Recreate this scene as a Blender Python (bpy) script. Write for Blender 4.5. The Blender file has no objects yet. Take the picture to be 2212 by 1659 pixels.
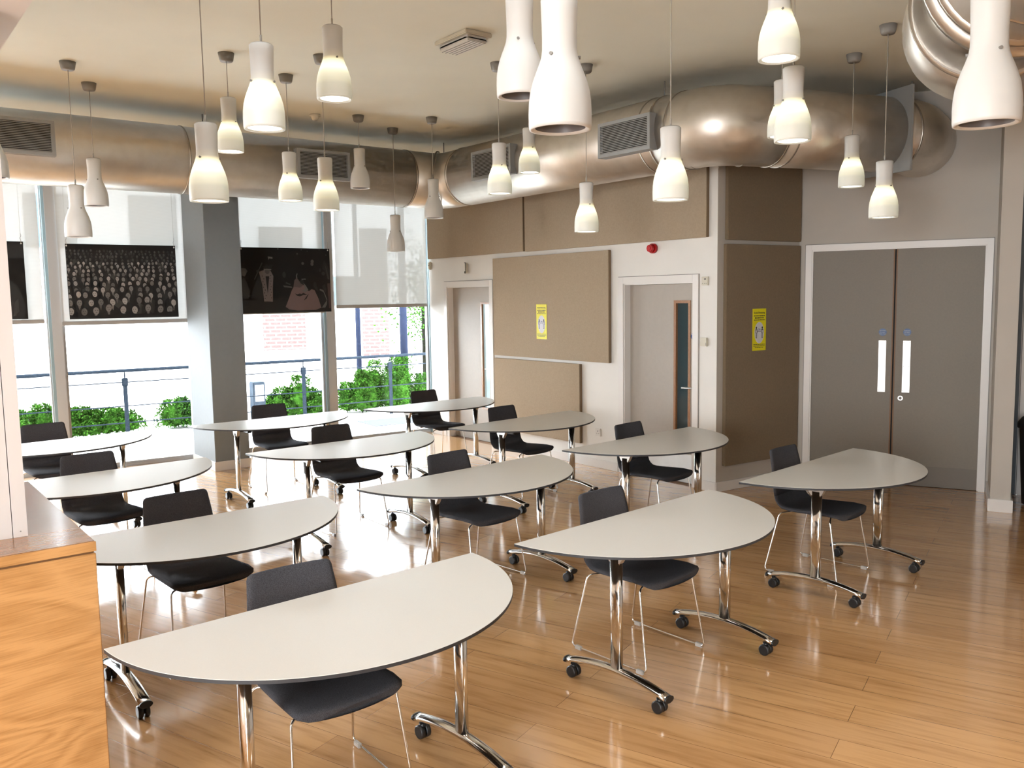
import bpy, bmesh, math, random
from mathutils import Vector, Matrix
R = math.radians
C = bpy.context.scene.collection

# ------------------------------------------------------------------ materials
def new_mat(name):
    m = bpy.data.materials.new(name); m.use_nodes = True
    nt = m.node_tree; b = nt.nodes['Principled BSDF']
    return m, nt, b
def mat(name, col, rough=.5, metal=0, spec=.5, noise=0, nscale=20, bump=0, bscale=200, coat=0, stretch=None, emit=None, es=0):
    m, nt, b = new_mat(name)
    b.inputs['Base Color'].default_value = (*col, 1); b.inputs['Roughness'].default_value = rough
    b.inputs['Metallic'].default_value = metal; b.inputs['Specular IOR Level'].default_value = spec
    b.inputs['Coat Weight'].default_value = coat
    if emit: b.inputs['Emission Color'].default_value = (*emit, 1); b.inputs['Emission Strength'].default_value = es
    tc = nt.nodes.new('ShaderNodeTexCoord'); mp = nt.nodes.new('ShaderNodeMapping')
    if stretch: mp.inputs['Scale'].default_value = stretch
    nt.links.new(tc.outputs['Object'], mp.inputs['Vector'])
    n = nt.nodes.new('ShaderNodeTexNoise'); n.inputs['Scale'].default_value = nscale; n.inputs['Detail'].default_value = 3
    nt.links.new(mp.outputs[0], n.inputs['Vector'])
    r = nt.nodes.new('ShaderNodeValToRGB'); k = noise
    r.color_ramp.elements[0].color = (*[c*(1-k) for c in col], 1); r.color_ramp.elements[1].color = (*[min(1, c*(1+k)) for c in col], 1)
    r.color_ramp.elements[0].position = .3; r.color_ramp.elements[1].position = .7
    nt.links.new(n.outputs['Fac'], r.inputs['Fac']); nt.links.new(r.outputs[0], b.inputs['Base Color'])
    if bump:
        n2 = nt.nodes.new('ShaderNodeTexNoise'); n2.inputs['Scale'].default_value = bscale
        nt.links.new(mp.outputs[0], n2.inputs['Vector'])
        bp = nt.nodes.new('ShaderNodeBump'); bp.inputs['Strength'].default_value = bump; bp.inputs['Distance'].default_value = .002
        nt.links.new(n2.outputs['Fac'], bp.inputs['Height']); nt.links.new(bp.outputs[0], b.inputs['Normal'])
    return m

def wood_mat(name, c1, c2, rough, scale, stretch, rot=(0, 0, 0), coat=.3):
    m, nt, b = new_mat(name)
    tc = nt.nodes.new('ShaderNodeTexCoord'); mp = nt.nodes.new('ShaderNodeMapping')
    mp.inputs['Scale'].default_value = stretch; mp.inputs['Rotation'].default_value = rot
    nt.links.new(tc.outputs['Object'], mp.inputs[0])
    n = nt.nodes.new('ShaderNodeTexNoise'); n.inputs['Scale'].default_value = scale; n.inputs['Detail'].default_value = 2; n.inputs['Distortion'].default_value = .6
    nt.links.new(mp.outputs[0], n.inputs['Vector'])
    mu = nt.nodes.new('ShaderNodeMath'); mu.operation = 'MULTIPLY'; mu.inputs[1].default_value = 26
    nt.links.new(n.outputs['Fac'], mu.inputs[0])
    fr = nt.nodes.new('ShaderNodeMath'); fr.operation = 'PINGPONG'; fr.inputs[1].default_value = 1
    nt.links.new(mu.outputs[0], fr.inputs[0])
    mp3 = nt.nodes.new('ShaderNodeMapping'); mp3.inputs['Scale'].default_value = (1, 1, 9); nt.links.new(mp.outputs[0], mp3.inputs[0])
    n2 = nt.nodes.new('ShaderNodeTexNoise'); n2.inputs['Scale'].default_value = scale*7; n2.inputs['Detail'].default_value = 3
    nt.links.new(mp3.outputs[0], n2.inputs['Vector'])
    ad = nt.nodes.new('ShaderNodeMath'); ad.operation = 'MULTIPLY_ADD'; ad.inputs[1].default_value = .45
    nt.links.new(fr.outputs[0], ad.inputs[0])
    sb = nt.nodes.new('ShaderNodeMath'); sb.operation = 'MULTIPLY_ADD'; sb.inputs[1].default_value = 1.1; sb.inputs[2].default_value = -.30
    nt.links.new(n2.outputs['Fac'], sb.inputs[0]); nt.links.new(sb.outputs[0], ad.inputs[2])
    r = nt.nodes.new('ShaderNodeValToRGB'); r.color_ramp.elements[0].color = (*c1, 1); r.color_ramp.elements[1].color = (*c2, 1)
    r.color_ramp.elements[0].position = .30; r.color_ramp.elements[1].position = .85
    nt.links.new(ad.outputs[0], r.inputs[0]); nt.links.new(r.outputs[0], b.inputs['Base Color'])
    b.inputs['Roughness'].default_value = rough; b.inputs['Coat Weight'].default_value = coat; b.inputs['Coat Roughness'].default_value = .15
    return m

def floor_mat():
    m, nt, b = new_mat('beech_plank_floor')
    tc = nt.nodes.new('ShaderNodeTexCoord'); mp = nt.nodes.new('ShaderNodeMapping'); mp.inputs['Rotation'].default_value = (0, 0, R(32))
    nt.links.new(tc.outputs['Object'], mp.inputs[0])
    br = nt.nodes.new('ShaderNodeTexBrick'); br.offset = .37; br.offset_frequency = 2
    br.inputs['Scale'].default_value = 1; br.inputs['Brick Width'].default_value = 1.9; br.inputs['Row Height'].default_value = .178
    br.inputs['Mortar Size'].default_value = .0013; br.inputs['Mortar Smooth'].default_value = .3; br.inputs['Bias'].default_value = 0
    br.inputs['Color1'].default_value = (.60, .345, .155, 1); br.inputs['Color2'].default_value = (.50, .275, .12, 1); br.inputs['Mortar'].default_value = (.16, .075, .03, 1)
    nt.links.new(mp.outputs[0], br.inputs['Vector'])
    mp2 = nt.nodes.new('ShaderNodeMapping'); mp2.inputs['Scale'].default_value = (1.2, 14, 1)
    nt.links.new(mp.outputs[0], mp2.inputs[0])
    n = nt.nodes.new('ShaderNodeTexNoise'); n.inputs['Scale'].default_value = 1.6; n.inputs['Detail'].default_value = 5; n.inputs['Roughness'].default_value = .6
    nt.links.new(mp2.outputs[0], n.inputs['Vector'])
    r = nt.nodes.new('ShaderNodeValToRGB')
    r.color_ramp.elements[0].position = .26; r.color_ramp.elements[0].color = (.50, .42, .34, 1)
    r.color_ramp.elements[1].position = .55; r.color_ramp.elements[1].color = (1.05, 1.05, 1.05, 1)
    e = r.color_ramp.elements.new(.38); e.color = (.86, .82, .77, 1)
    nt.links.new(n.outputs['Fac'], r.inputs[0])
    mx = nt.nodes.new('ShaderNodeMix'); mx.data_type = 'RGBA'; mx.blend_type = 'MULTIPLY'; mx.inputs[0].default_value = 1
    nt.links.new(br.outputs['Color'], mx.inputs[6]); nt.links.new(r.outputs[0], mx.inputs[7])
    nt.links.new(mx.outputs[2], b.inputs['Base Color'])
    n3 = nt.nodes.new('ShaderNodeTexNoise'); n3.inputs['Scale'].default_value = 2.5; nt.links.new(mp2.outputs[0], n3.inputs['Vector'])
    mr = nt.nodes.new('ShaderNodeMapRange'); mr.inputs[3].default_value = .12; mr.inputs[4].default_value = .20
    nt.links.new(n3.outputs['Fac'], mr.inputs[0]); nt.links.new(mr.outputs[0], b.inputs['Roughness'])
    bp = nt.nodes.new('ShaderNodeBump'); bp.inputs['Strength'].default_value = .25; bp.inputs['Distance'].default_value = .001; bp.invert = True
    nt.links.new(br.outputs['Fac'], bp.inputs['Height']); nt.links.new(bp.outputs[0], b.inputs['Normal'])
    b.inputs['Specular IOR Level'].default_value = .7; b.inputs['Coat Weight'].default_value = .65; b.inputs['Coat Roughness'].default_value = .12
    return m

def glass_mat(name, tint=(.97, .99, 1), refl=.06):
    m = bpy.data.materials.new(name); m.use_nodes = True; nt = m.node_tree; nt.nodes.clear()
    o = nt.nodes.new('ShaderNodeOutputMaterial'); t = nt.nodes.new('ShaderNodeBsdfTransparent'); t.inputs[0].default_value = (*tint, 1)
    g = nt.nodes.new('ShaderNodeBsdfGlossy'); g.inputs['Roughness'].default_value = .02
    f = nt.nodes.new('ShaderNodeFresnel'); f.inputs[0].default_value = 1.35
    x = nt.nodes.new('ShaderNodeMixShader'); nt.links.new(f.outputs[0], x.inputs[0]); nt.links.new(t.outputs[0], x.inputs[1]); nt.links.new(g.outputs[0], x.inputs[2])
    nt.links.new(x.outputs[0], o.inputs[0]); return m
def blind_mat():
    m = bpy.data.materials.new('translucent_blind_fabric'); m.use_nodes = True; nt = m.node_tree; nt.nodes.clear()
    o = nt.nodes.new('ShaderNodeOutputMaterial'); t = nt.nodes.new('ShaderNodeBsdfTransparent')
    tr = nt.nodes.new('ShaderNodeBsdfTranslucent'); tr.inputs[0].default_value = (.054, .054, .050, 1)
    d = nt.nodes.new('ShaderNodeBsdfDiffuse')
    tc = nt.nodes.new('ShaderNodeTexCoord'); w = nt.nodes.new('ShaderNodeTexWave'); w.bands_direction = 'Z'; w.inputs['Scale'].default_value = 40; w.inputs['Distortion'].default_value = .5
    nt.links.new(tc.outputs['Object'], w.inputs['Vector'])
    r = nt.nodes.new('ShaderNodeValToRGB'); r.color_ramp.elements[0].color = (.40, .39, .37, 1); r.color_ramp.elements[1].color = (.46, .45, .43, 1)
    nt.links.new(w.outputs['Color'], r.inputs[0]); nt.links.new(r.outputs[0], d.inputs[0])
    a = nt.nodes.new('ShaderNodeAddShader'); nt.links.new(tr.outputs[0], a.inputs[0]); nt.links.new(d.outputs[0], a.inputs[1])
    x = nt.nodes.new('ShaderNodeMixShader'); x.inputs[0].default_value = .02
    nt.links.new(a.outputs[0], x.inputs[1]); nt.links.new(t.outputs[0], x.inputs[2]); nt.links.new(x.outputs[0], o.inputs[0]); return m
def shade_mat(lit):
    m, nt, b = new_mat('lit_opal_glass' if lit else 'opal_glass')
    b.inputs['Base Color'].default_value = (.66, .66, .645, 1); b.inputs['Roughness'].default_value = .45
    tc = nt.nodes.new('ShaderNodeTexCoord'); sx = nt.nodes.new('ShaderNodeSeparateXYZ'); nt.links.new(tc.outputs['Object'], sx.inputs[0])
    mr = nt.nodes.new('ShaderNodeMapRange'); mr.inputs[1].default_value = 0; mr.inputs[2].default_value = .4; nt.links.new(sx.outputs[2], mr.inputs[0])
    r = nt.nodes.new('ShaderNodeValToRGB'); cr = r.color_ramp
    if lit:
        pts = [(0, (.16, .16, .12)), (.18, (.22, .22, .15)), (.34, (.55, .53, .36)), (.43, (1.15, 1.1, .78)), (.50, (1.0, .9, .52)), (.58, (.10, .08, .03)), (.68, (0, 0, 0))]
    else:
        pts = [(0, (.03, .03, .03)), (1, (.0, .0, .0))]
    while len(cr.elements) < len(pts): cr.elements.new(.5)
    for e, (p, c) in zip(cr.elements, pts): e.position = p; e.color = (*c, 1)
    nt.links.new(mr.outputs[0], r.inputs[0]); nt.links.new(r.outputs[0], b.inputs['Emission Color']); b.inputs['Emission Strength'].default_value = 1.0
    return m
def vcol_mat():
    m, nt, b = new_mat('poster_print'); a = nt.nodes.new('ShaderNodeVertexColor'); a.layer_name = 'Col'
    nt.links.new(a.outputs[0], b.inputs['Base Color']); b.inputs['Roughness'].default_value = .4; return m
def brick_mat():
    m, nt, b = new_mat('red_brick'); tc = nt.nodes.new('ShaderNodeTexCoord')
    mp = nt.nodes.new('ShaderNodeMapping'); mp.inputs['Rotation'].default_value = (R(90), 0, 0); nt.links.new(tc.outputs['Object'], mp.inputs[0])
    br = nt.nodes.new('ShaderNodeTexBrick'); br.inputs['Scale'].default_value = 1; br.inputs['Brick Width'].default_value = .3; br.inputs['Row Height'].default_value = .11; br.inputs['Mortar Size'].default_value = .018
    br.inputs['Color1'].default_value = (.032, .010, .008, 1); br.inputs['Color2'].default_value = (.026, .009, .007, 1); br.inputs['Mortar'].default_value = (.09, .075, .07, 1)
    nt.links.new(mp.outputs[0], br.inputs['Vector']); nt.links.new(br.outputs[0], b.inputs['Base Color']); return m
def duct_mat():
    m, nt, b = new_mat('galvanised_steel'); tc = nt.nodes.new('ShaderNodeTexCoord')
    n = nt.nodes.new('ShaderNodeTexNoise'); n.inputs['Scale'].default_value = 9; n.inputs['Detail'].default_value = 4; nt.links.new(tc.outputs['Object'], n.inputs['Vector'])
    r = nt.nodes.new('ShaderNodeValToRGB'); r.color_ramp.elements[0].color = (.62, .57, .51, 1); r.color_ramp.elements[1].color = (.78, .74, .68, 1)
    nt.links.new(n.outputs['Fac'], r.inputs[0]); nt.links.new(r.outputs[0], b.inputs['Base Color'])
    b.inputs['Metallic'].default_value = .92; b.inputs['Roughness'].default_value = .4
    n2 = nt.nodes.new('ShaderNodeTexNoise'); n2.inputs['Scale'].default_value = 160; nt.links.new(tc.outputs['Object'], n2.inputs['Vector'])
    bp = nt.nodes.new('ShaderNodeBump'); bp.inputs['Strength'].default_value = .12; bp.inputs['Distance'].default_value = .002
    nt.links.new(n2.outputs['Fac'], bp.inputs['Height']); nt.links.new(bp.outputs[0], b.inputs['Normal']); return m

def outdoor(name, col, noise=.1, nscale=8):
    return mat(name, col, .9, spec=.02, noise=noise, nscale=nscale)
M = dict(
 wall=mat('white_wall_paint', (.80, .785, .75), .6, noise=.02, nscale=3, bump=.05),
 wall_shade=mat('white_wall_paint_shaded', (.50, .465, .415), .6, noise=.02, nscale=3, bump=.05),  # white wall paint with the right side's shade put into the colour
 panel_shaded=mat('beige_acoustic_fabric_shaded', (.235, .18, .12), .95, spec=.1, noise=.05, nscale=60, bump=.3, bscale=600),  # same beige fabric, return wall's shade mixed into the colour
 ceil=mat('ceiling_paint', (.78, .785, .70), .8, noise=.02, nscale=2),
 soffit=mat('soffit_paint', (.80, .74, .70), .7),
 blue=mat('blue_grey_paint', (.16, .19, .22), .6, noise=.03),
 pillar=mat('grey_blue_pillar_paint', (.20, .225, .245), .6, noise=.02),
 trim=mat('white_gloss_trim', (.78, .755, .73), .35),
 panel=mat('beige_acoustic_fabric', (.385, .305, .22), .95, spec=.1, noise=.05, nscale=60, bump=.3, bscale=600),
 panel_edge=mat('acoustic_fabric_edge', (.23, .165, .105), .95, spec=.1),
 door=mat('greige_door_laminate', (.40, .36, .315), .5, noise=.02, nscale=30),
 ddoor=mat('taupe_door_laminate', (.205, .178, .140), .5, noise=.03, nscale=60),  # taupe laminate, tone deepened for the shade at the right-hand doors
 lip=mat('oak_lipping', (.20, .10, .04), .5),
 oakf=wood_mat('oak_beading', (.25, .11, .04), (.36, .17, .07), .4, 6, (6, 6, 1)),
 steel=mat('brushed_steel', (.62, .60, .57), .38, metal=.8, noise=.05, nscale=4),
 kick=mat('dull_kick_plate', (.17, .145, .115), .5),
 chrome=mat('chrome', (.74, .73, .71), .13, metal=1),
 black=mat('black_plastic', (.012, .012, .013), .4),
 laminate=mat('pale_grey_laminate', (.68, .665, .63), .33, noise=.015, nscale=200),
 edge=mat('dark_grey_table_edge', (.035, .037, .042), .5),
 fabric=mat('charcoal_wool_fabric', (.062, .062, .070), .95, spec=.15, noise=.45, nscale=420, bump=.5, bscale=700),
 clear=mat('clear_plastic_glide', (.45, .43, .40), .2),
 oak=wood_mat('oak_veneer', (.60, .325, .125), (.42, .205, .065), .4, 1.25, (.75, .75, 2.6), (0, R(10), 0)),
 oaktop=wood_mat('polished_oak_top', (.32, .15, .06), (.24, .105, .04), .18, 1.2, (1, 4, 1)),
 whitebox=mat('white_melamine', (.66, .62, .60), .4),
 duct=duct_mat(),
 seam=mat('duct_seam', (.42, .38, .33), .35, metal=.9),
 dark=mat('dark_gap', (.02, .018, .016), .8),
 grille=mat('grey_grille_paint', (.30, .31, .31), .5),
 louvre=mat('grey_louvre', (.34, .34, .33), .45),
 rose=mat('grey_ceiling_rose', (.24, .23, .215), .55),
 cord=mat('grey_cord', (.42, .39, .35), .6),
 cap=mat('aluminium_cap', (.40, .39, .38), .4, metal=.6),
 inner=mat('silvered_inside', (.48, .46, .46), .3, metal=.7),
 glow=mat('lamp_glow', (.9, .9, .8), .5, emit=(1, .98, .88), es=2.6),
 shade=shade_mat(False), lit=shade_mat(True),
 glass=glass_mat('window_glass'), frame=mat('aluminium_frame', (.52, .54, .56), .4, metal=.3),
 frame_side=mat('glass_edge_blue', (.30, .42, .47), .3),
 blind=blind_mat(), bar=mat('blind_bar', (.36, .345, .32), .5),
 vision=mat('glowing_blue_vision_glass', (.42, .56, .62), .08, emit=(.5, .72, .8), es=.35),  # glow added to the pane for the bright room behind it
 vision_dark=mat('dark_teal_vision_glass', (.045, .07, .078), .06),
 print=vcol_mat(), red=mat('red_plastic', (.45, .01, .012), .25), cream=mat('cream_plastic', (.62, .58, .48), .45),
 whitep=mat('white_plastic', (.74, .72, .68), .35),
 yellow=mat('yellow_print', (.80, .72, .01), .5), ink=mat('dark_ink', (.05, .05, .04), .6), paper=mat('white_print', (.72, .72, .74), .5), inkb=mat('navy_ink', (.10, .13, .28), .6),
 sblue=mat('safety_sign_blue', (.015, .07, .22), .4),
 rail=outdoor('galvanised_rail', (.013, .018, .025)), pave=mat('pale_paving', (.75, .73, .70), .85, noise=.12, nscale=14),
 leaf=outdoor('leaf_green', (.018, .055, .006), .85, 9), stem=outdoor('hedge_stem', (.006, .006, .004)),
 render=mat('cream_render', (.9, .88, .86), .9), brick=brick_mat(), tint=outdoor('far_window', (.04, .05, .06)), orange=outdoor('orange_timber', (.07, .045, .025)),
 post_blue=outdoor('blue_post', (.014, .018, .034)), boxgrey=outdoor('pale_blue_cabinet', (.034, .043, .055)), floor=floor_mat(), grit=outdoor('grey_grating', (.05, .055, .065), .3, 60),
)
M['lit_paper'] = M['paper']

# ------------------------------------------------------------------ geometry helpers
def BM(): return bmesh.new()
def box(bm, x0, x1, y0, y1, z0, z1, mi=0, bev=0):
    vs = [bm.verts.new(p) for p in ((x0,y0,z0),(x1,y0,z0),(x1,y1,z0),(x0,y1,z0),(x0,y0,z1),(x1,y0,z1),(x1,y1,z1),(x0,y1,z1))]
    fs = [bm.faces.new([vs[i] for i in q]) for q in ((0,3,2,1),(4,5,6,7),(0,1,5,4),(1,2,6,5),(2,3,7,6),(3,0,4,7))]
    for f in fs: f.material_index = mi
    if bev:
        es = list({e for f in fs for e in f.edges})
        r = bmesh.ops.bevel(bm, geom=es, offset=bev, segments=2, affect='EDGES', clamp_overlap=True)
        for f in r['faces']: f.material_index = mi
def ring_loft(bm, rings, cap0=True, cap1=True, mi=0, smooth=True, closed=True):
    vr = [[bm.verts.new(p) for p in r] for r in rings]; n = len(vr[0])
    for a, b in zip(vr, vr[1:]):
        for i in range(n if closed else n-1):
            f = bm.faces.new((a[i], a[(i+1) % n], b[(i+1) % n], b[i])); f.material_index = mi; f.smooth = smooth
    if cap0: f = bm.faces.new(vr[0][::-1]); f.material_index = mi
    if cap1: f = bm.faces.new(vr[-1]); f.material_index = mi
    return vr
def lathe(bm, prof, n=32, cx=0, cy=0, mi=0, cap0=False, cap1=False):
    ring_loft(bm, [[(cx+r*math.cos(2*math.pi*i/n), cy+r*math.sin(2*math.pi*i/n), z) for i in range(n)] for r, z in prof], cap0, cap1, mi)
def tube(bm, pts, r, n=10, mi=0, rx=None, up=Vector((0, 0, 1)), caps=True):
    pts = [Vector(p) for p in pts]; rings = []; prev = None
    for i, p in enumerate(pts):
        t = ((pts[min(i+1, len(pts)-1)]-p).normalized() + (p-pts[max(i-1, 0)]).normalized()).normalized()
        if prev is None:
            a = t.cross(up)
            if a.length < .05: a = t.cross(Vector((1, 0, 0)))
            a.normalize()
        else:
            a = (prev - t*prev.dot(t)).normalized()
        prev = a; b = a.cross(t).normalized()
        w = rx or r
        rings.append([p + a*w*math.cos(2*math.pi*k/n) + b*r*math.sin(2*math.pi*k/n) for k in range(n)])
    ring_loft(bm, rings, caps, caps, mi)
def rounded(pts, r, seg=5):
    pts = [Vector(p) for p in pts]; out = [pts[0]]
    for a, p, b in zip(pts, pts[1:], pts[2:]):
        d1 = (a-p); d2 = (b-p); k = min(r, d1.length*.45, d2.length*.45)
        s = p+d1.normalized()*k; e = p+d2.normalized()*k
        for i in range(seg+1):
            t = i/seg; out.append(s*(1-t)**2 + p*2*t*(1-t) + e*t*t)
    out.append(pts[-1]); return out
def prism(bm, poly, z0, z1, mi=0, mis=None):
    a = [bm.verts.new((x, y, z0)) for x, y in poly]; b = [bm.verts.new((x, y, z1)) for x, y in poly]; n = len(poly)
    f = bm.faces.new(a[::-1]); f.material_index = mi; f = bm.faces.new(b); f.material_index = mi
    for i in range(n):
        f = bm.faces.new((a[i], a[(i+1) % n], b[(i+1) % n], b[i])); f.material_index = mi if mis is None else mis
def obj(name, bm, mats, parent=None, mw=None, smooth=False):
    bmesh.ops.recalc_face_normals(bm, faces=bm.faces)
    me = bpy.data.meshes.new(name); bm.to_mesh(me); bm.free()
    for m in (mats if isinstance(mats, (list, tuple)) else [mats]): me.materials.append(m)
    if smooth:
        for p in me.polygons: p.use_smooth = True
    o = bpy.data.objects.new(name, me); C.objects.link(o)
    if parent: o.parent = parent
    if mw is not None: o.matrix_basis = mw
    return o
def tag(o, label, cat, group=None, kind=None):
    o['label'] = label; o['category'] = cat
    if group: o['group'] = group
    if kind: o['kind'] = kind
    return o
def empty(name, mw, label, cat, group=None, kind=None):
    o = bpy.data.objects.new(name, None); C.objects.link(o); o.matrix_basis = mw; o.empty_display_size = .1
    return tag(o, label, cat, group, kind)
def dup(root, mw, label, name=None):
    r = root.copy(); C.objects.link(r); r.matrix_basis = mw; r['label'] = label
    if name: r.name = name
    for ch in list(root.children):
        c = ch.copy(); C.objects.link(c); c.parent = r
        for g in list(ch.children):
            d = g.copy(); C.objects.link(d); d.parent = c
    return r
def frame(x, y, deg, z=0): return Matrix.Translation((x, y, z)) @ Matrix.Rotation(R(deg), 4, 'Z')
def T(x, y, z): return Matrix.Translation((x, y, z))
def bxobj(name, dims, m, parent=None, mw=None, bev=0):
    bm = BM(); box(bm, *dims, bev=bev); return obj(name, bm, m, parent, mw)

# wall frames: local x runs left to right along the wall, the room lies at local -y
FA = frame(-1.15, 12.40, 34.0)      # window wall (x negative: leftwards)
FB = frame(-.836, 11.862, -52.32)   # doors wall
FC = frame(1.962, 8.239, 32.5)      # short return wall
FD = frame(2.941, 8.862, -27.58)    # double door wall
H = 3.78

# ------------------------------------------------------------------ shell
poly = [(-8.61, 7.37), (-1.21, 12.52), (-.86, 12.26), (2.03, 8.50), (2.96, 9.12), (8.0, 6.50), (8.0, -5.2), (-8.8, -5.2), (-8.8, 7.3)]
bm = BM(); prism(bm, poly, -.2, 0); tag(obj('floor', bm, M['floor']), 'polished beech plank floor of the whole room', 'floor', kind='structure')
bm = BM(); prism(bm, poly, H, H+.2); tag(obj('ceiling', bm, M['ceil']), 'flat off-white plaster ceiling', 'ceiling', kind='structure')
def wall(name, Fm, x0, x1, holes, m, label, top=H, thick=.2):
    bm = BM(); xs = x0
    for a, b, z0, z1 in sorted(holes):
        if a > xs: box(bm, xs, a, 0, thick, 0, top)
        if z0 > 0: box(bm, a, b, 0, thick, 0, z0)
        if z1 < top: box(bm, a, b, 0, thick, z1, top)
        box(bm, a-.02, b+.02, thick, thick+.03, 0, z1+.02)  # unseen backing added behind each opening to stop light leaking in
        xs = b
    if xs < x1: box(bm, xs, x1, 0, thick, 0, top)
    return tag(obj(name, bm, m, mw=Fm), label, 'wall', kind='structure')
wall('wall_back', FB, -.50, 4.574, [(-.05, .93, 0, 2.065), (3.335, 4.285, 0, 2.035)], M['wall'], 'white wall with two single doors and beige panels')
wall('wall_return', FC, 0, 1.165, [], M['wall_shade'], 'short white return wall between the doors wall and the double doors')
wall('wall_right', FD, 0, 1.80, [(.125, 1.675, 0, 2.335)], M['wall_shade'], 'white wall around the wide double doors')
bm = BM(); box(bm, 1.80, 5.5, 0, .2, 2.42, H); box(bm, 3.2, 5.5, 0, .2, 0, 2.42); box(bm, 1.80, 1.98, 0, .2, 0, 2.42)
tag(obj('wall_alcove', bm, M['blue'], mw=FD), 'dark blue-grey wall beyond the white pier', 'wall', kind='structure')
bm = BM(); box(bm, 7.8, 8, -5, 6.4, 0, H); tag(obj('wall_east', bm, M['wall']), 'white side wall out of view', 'wall', kind='structure')
bm = BM(); box(bm, -8.8, -8.6, -5, 7.4, 0, H); tag(obj('wall_left', bm, M['wall']), 'white side wall out of view', 'wall', kind='structure')
bm = BM(); box(bm, -8.6, -5.5, -5.2, -5, 0, H); box(bm, -2.2, 7.8, -5.2, -5, 0, H); box(bm, -5.5, -2.2, -5.2, -5, 3.0, H); box(bm, -5.5, -2.2, -5.2, -5, .0, .5)
tag(obj('wall_front', bm, M['wall']), 'wall behind the camera with a wide opening', 'wall', kind='structure')
# corner strip between window wall and doors wall
bm = BM(); box(bm, -.02, .12, -.22, .06, 0, H); tag(obj('trim_1', bm, M['wall'], mw=FA), 'white corner strip beside the last window', 'trim', kind='structure')
# lintel over the windows
bm = BM(); box(bm, -9.0, 0, -.05, .15, 3.52, H); tag(obj('trim_2', bm, M['wall'], mw=FA), 'white lintel above the tall windows', 'trim', kind='structure')
# pillar between windows
bm = BM(); box(bm, 0, .40, 0, .74, 0, H, bev=.004)
# left (window lit) face is paler than the front
tag(obj('wall_pillar', bm, M['pillar'], mw=frame(-3.374, 9.664, 38)), 'grey-blue square pillar standing between the windows', 'pillar', kind='structure')
bm = BM(); box(bm, -.012, .412, -.012, .75, 0, .105, bev=.004)
tag(obj('baseboard_pillar', bm, M['trim'], mw=frame(-3.374, 9.664, 38)), 'white skirting around the grey-blue pillar', 'baseboard', kind='structure')
# pier beside the double doors
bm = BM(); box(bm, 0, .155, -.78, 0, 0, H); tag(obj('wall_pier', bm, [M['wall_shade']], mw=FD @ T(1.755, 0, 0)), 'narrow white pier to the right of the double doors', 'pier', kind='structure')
bm = BM(); box(bm, -.018, .173, -.798, -.001, 0, .11, bev=.003); tag(obj('baseboard_pier', bm, M['trim'], mw=FD @ T(1.755, 0, 0)), 'white skirting block around the narrow pier', 'baseboard', kind='structure')
# baseboards
def bb(name, Fm, x0, x1, lab):
    bm = BM(); box(bm, x0, x1, -.016, -.0005, 0, .095, bev=.003); tag(obj(name, bm, M['trim'], mw=Fm), lab, 'baseboard', kind='structure')
bb('baseboard_back', FB, .99, 3.25, 'white skirting between the two single doors')
bb('baseboard_corner', FB, 4.36, 4.585, 'white skirting stub right of the second door')
bb('baseboard_return', FC, -.012, 1.15, 'white skirting on the return wall')
bb('baseboard_far', FB, -.48, -.125, 'white skirting stub by the corner window')

# ------------------------------------------------------------------ doors
def architrave(name, Fm, x0, x1, top, w, wl, depth, label):
    d = empty(name, Fm, label, 'door', kind='structure')
    bm = BM(); t = .014
    box(bm, x0-wl, x0, -t, 0, 0, top+w, bev=.002); box(bm, x1, x1+w, -t, 0, 0, top+w, bev=.002); box(bm, x0, x1, -t, 0, top, top+w, bev=.002)
    box(bm, x0, x0+.012, 0, depth, 0, top); box(bm, x1-.012, x1, 0, depth, 0, top); box(bm, x0, x1, 0, depth, top-.012, top)
    obj('door_frame', bm, M['trim'], d)
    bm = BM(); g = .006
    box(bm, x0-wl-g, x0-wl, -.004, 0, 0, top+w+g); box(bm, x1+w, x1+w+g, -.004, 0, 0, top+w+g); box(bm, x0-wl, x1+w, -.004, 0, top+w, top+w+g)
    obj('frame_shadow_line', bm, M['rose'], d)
    bxobj('threshold', (x0-.02, x1+.02, -.001, depth+.03, -.06, .002), M['trim'] if False else M['lip'], d)
    return d
def disc_sign(parent, x, y, z, r, lines, size=.014, zoff=0):
    bm = BM(); n = 32
    ring_loft(bm, [[(x+r*math.cos(2*math.pi*i/n), yy, z+r*math.sin(2*math.pi*i/n)) for i in range(n)] for yy in (y, y-.0015)], smooth=False)
    s = obj('safety_sign', bm, M['sblue'], parent); s['label'] = 'round blue fire door sign'
    for i, l in enumerate(lines): text('sign_lettering', l, size, M['paper'], s, T(x, y-.002, z+(len(lines)/2-.5-i)*size*1.25-size*.35))
    return s
def text(name, s, size, m, parent=None, mw=None, bold=False):
    cu = bpy.data.curves.new(name, 'FONT'); cu.body = s; cu.size = size; cu.align_x = 'CENTER'; cu.extrude = .0002
    if bold: cu.offset = size*.02
    tmp = bpy.data.objects.new(name, cu); C.objects.link(tmp)
    dg = bpy.context.evaluated_depsgraph_get(); me = bpy.data.meshes.new_from_object(tmp.evaluated_get(dg))
    bpy.data.objects.remove(tmp); bpy.data.curves.remove(cu)
    me.transform(Matrix.Rotation(R(90), 4, 'X')); me.name = name
    me.materials.clear(); me.materials.append(m)
    o = bpy.data.objects.new(name, me); C.objects.link(o)
    if parent: o.parent = parent
    if mw is not None: o.matrix_basis = mw
    return o
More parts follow.
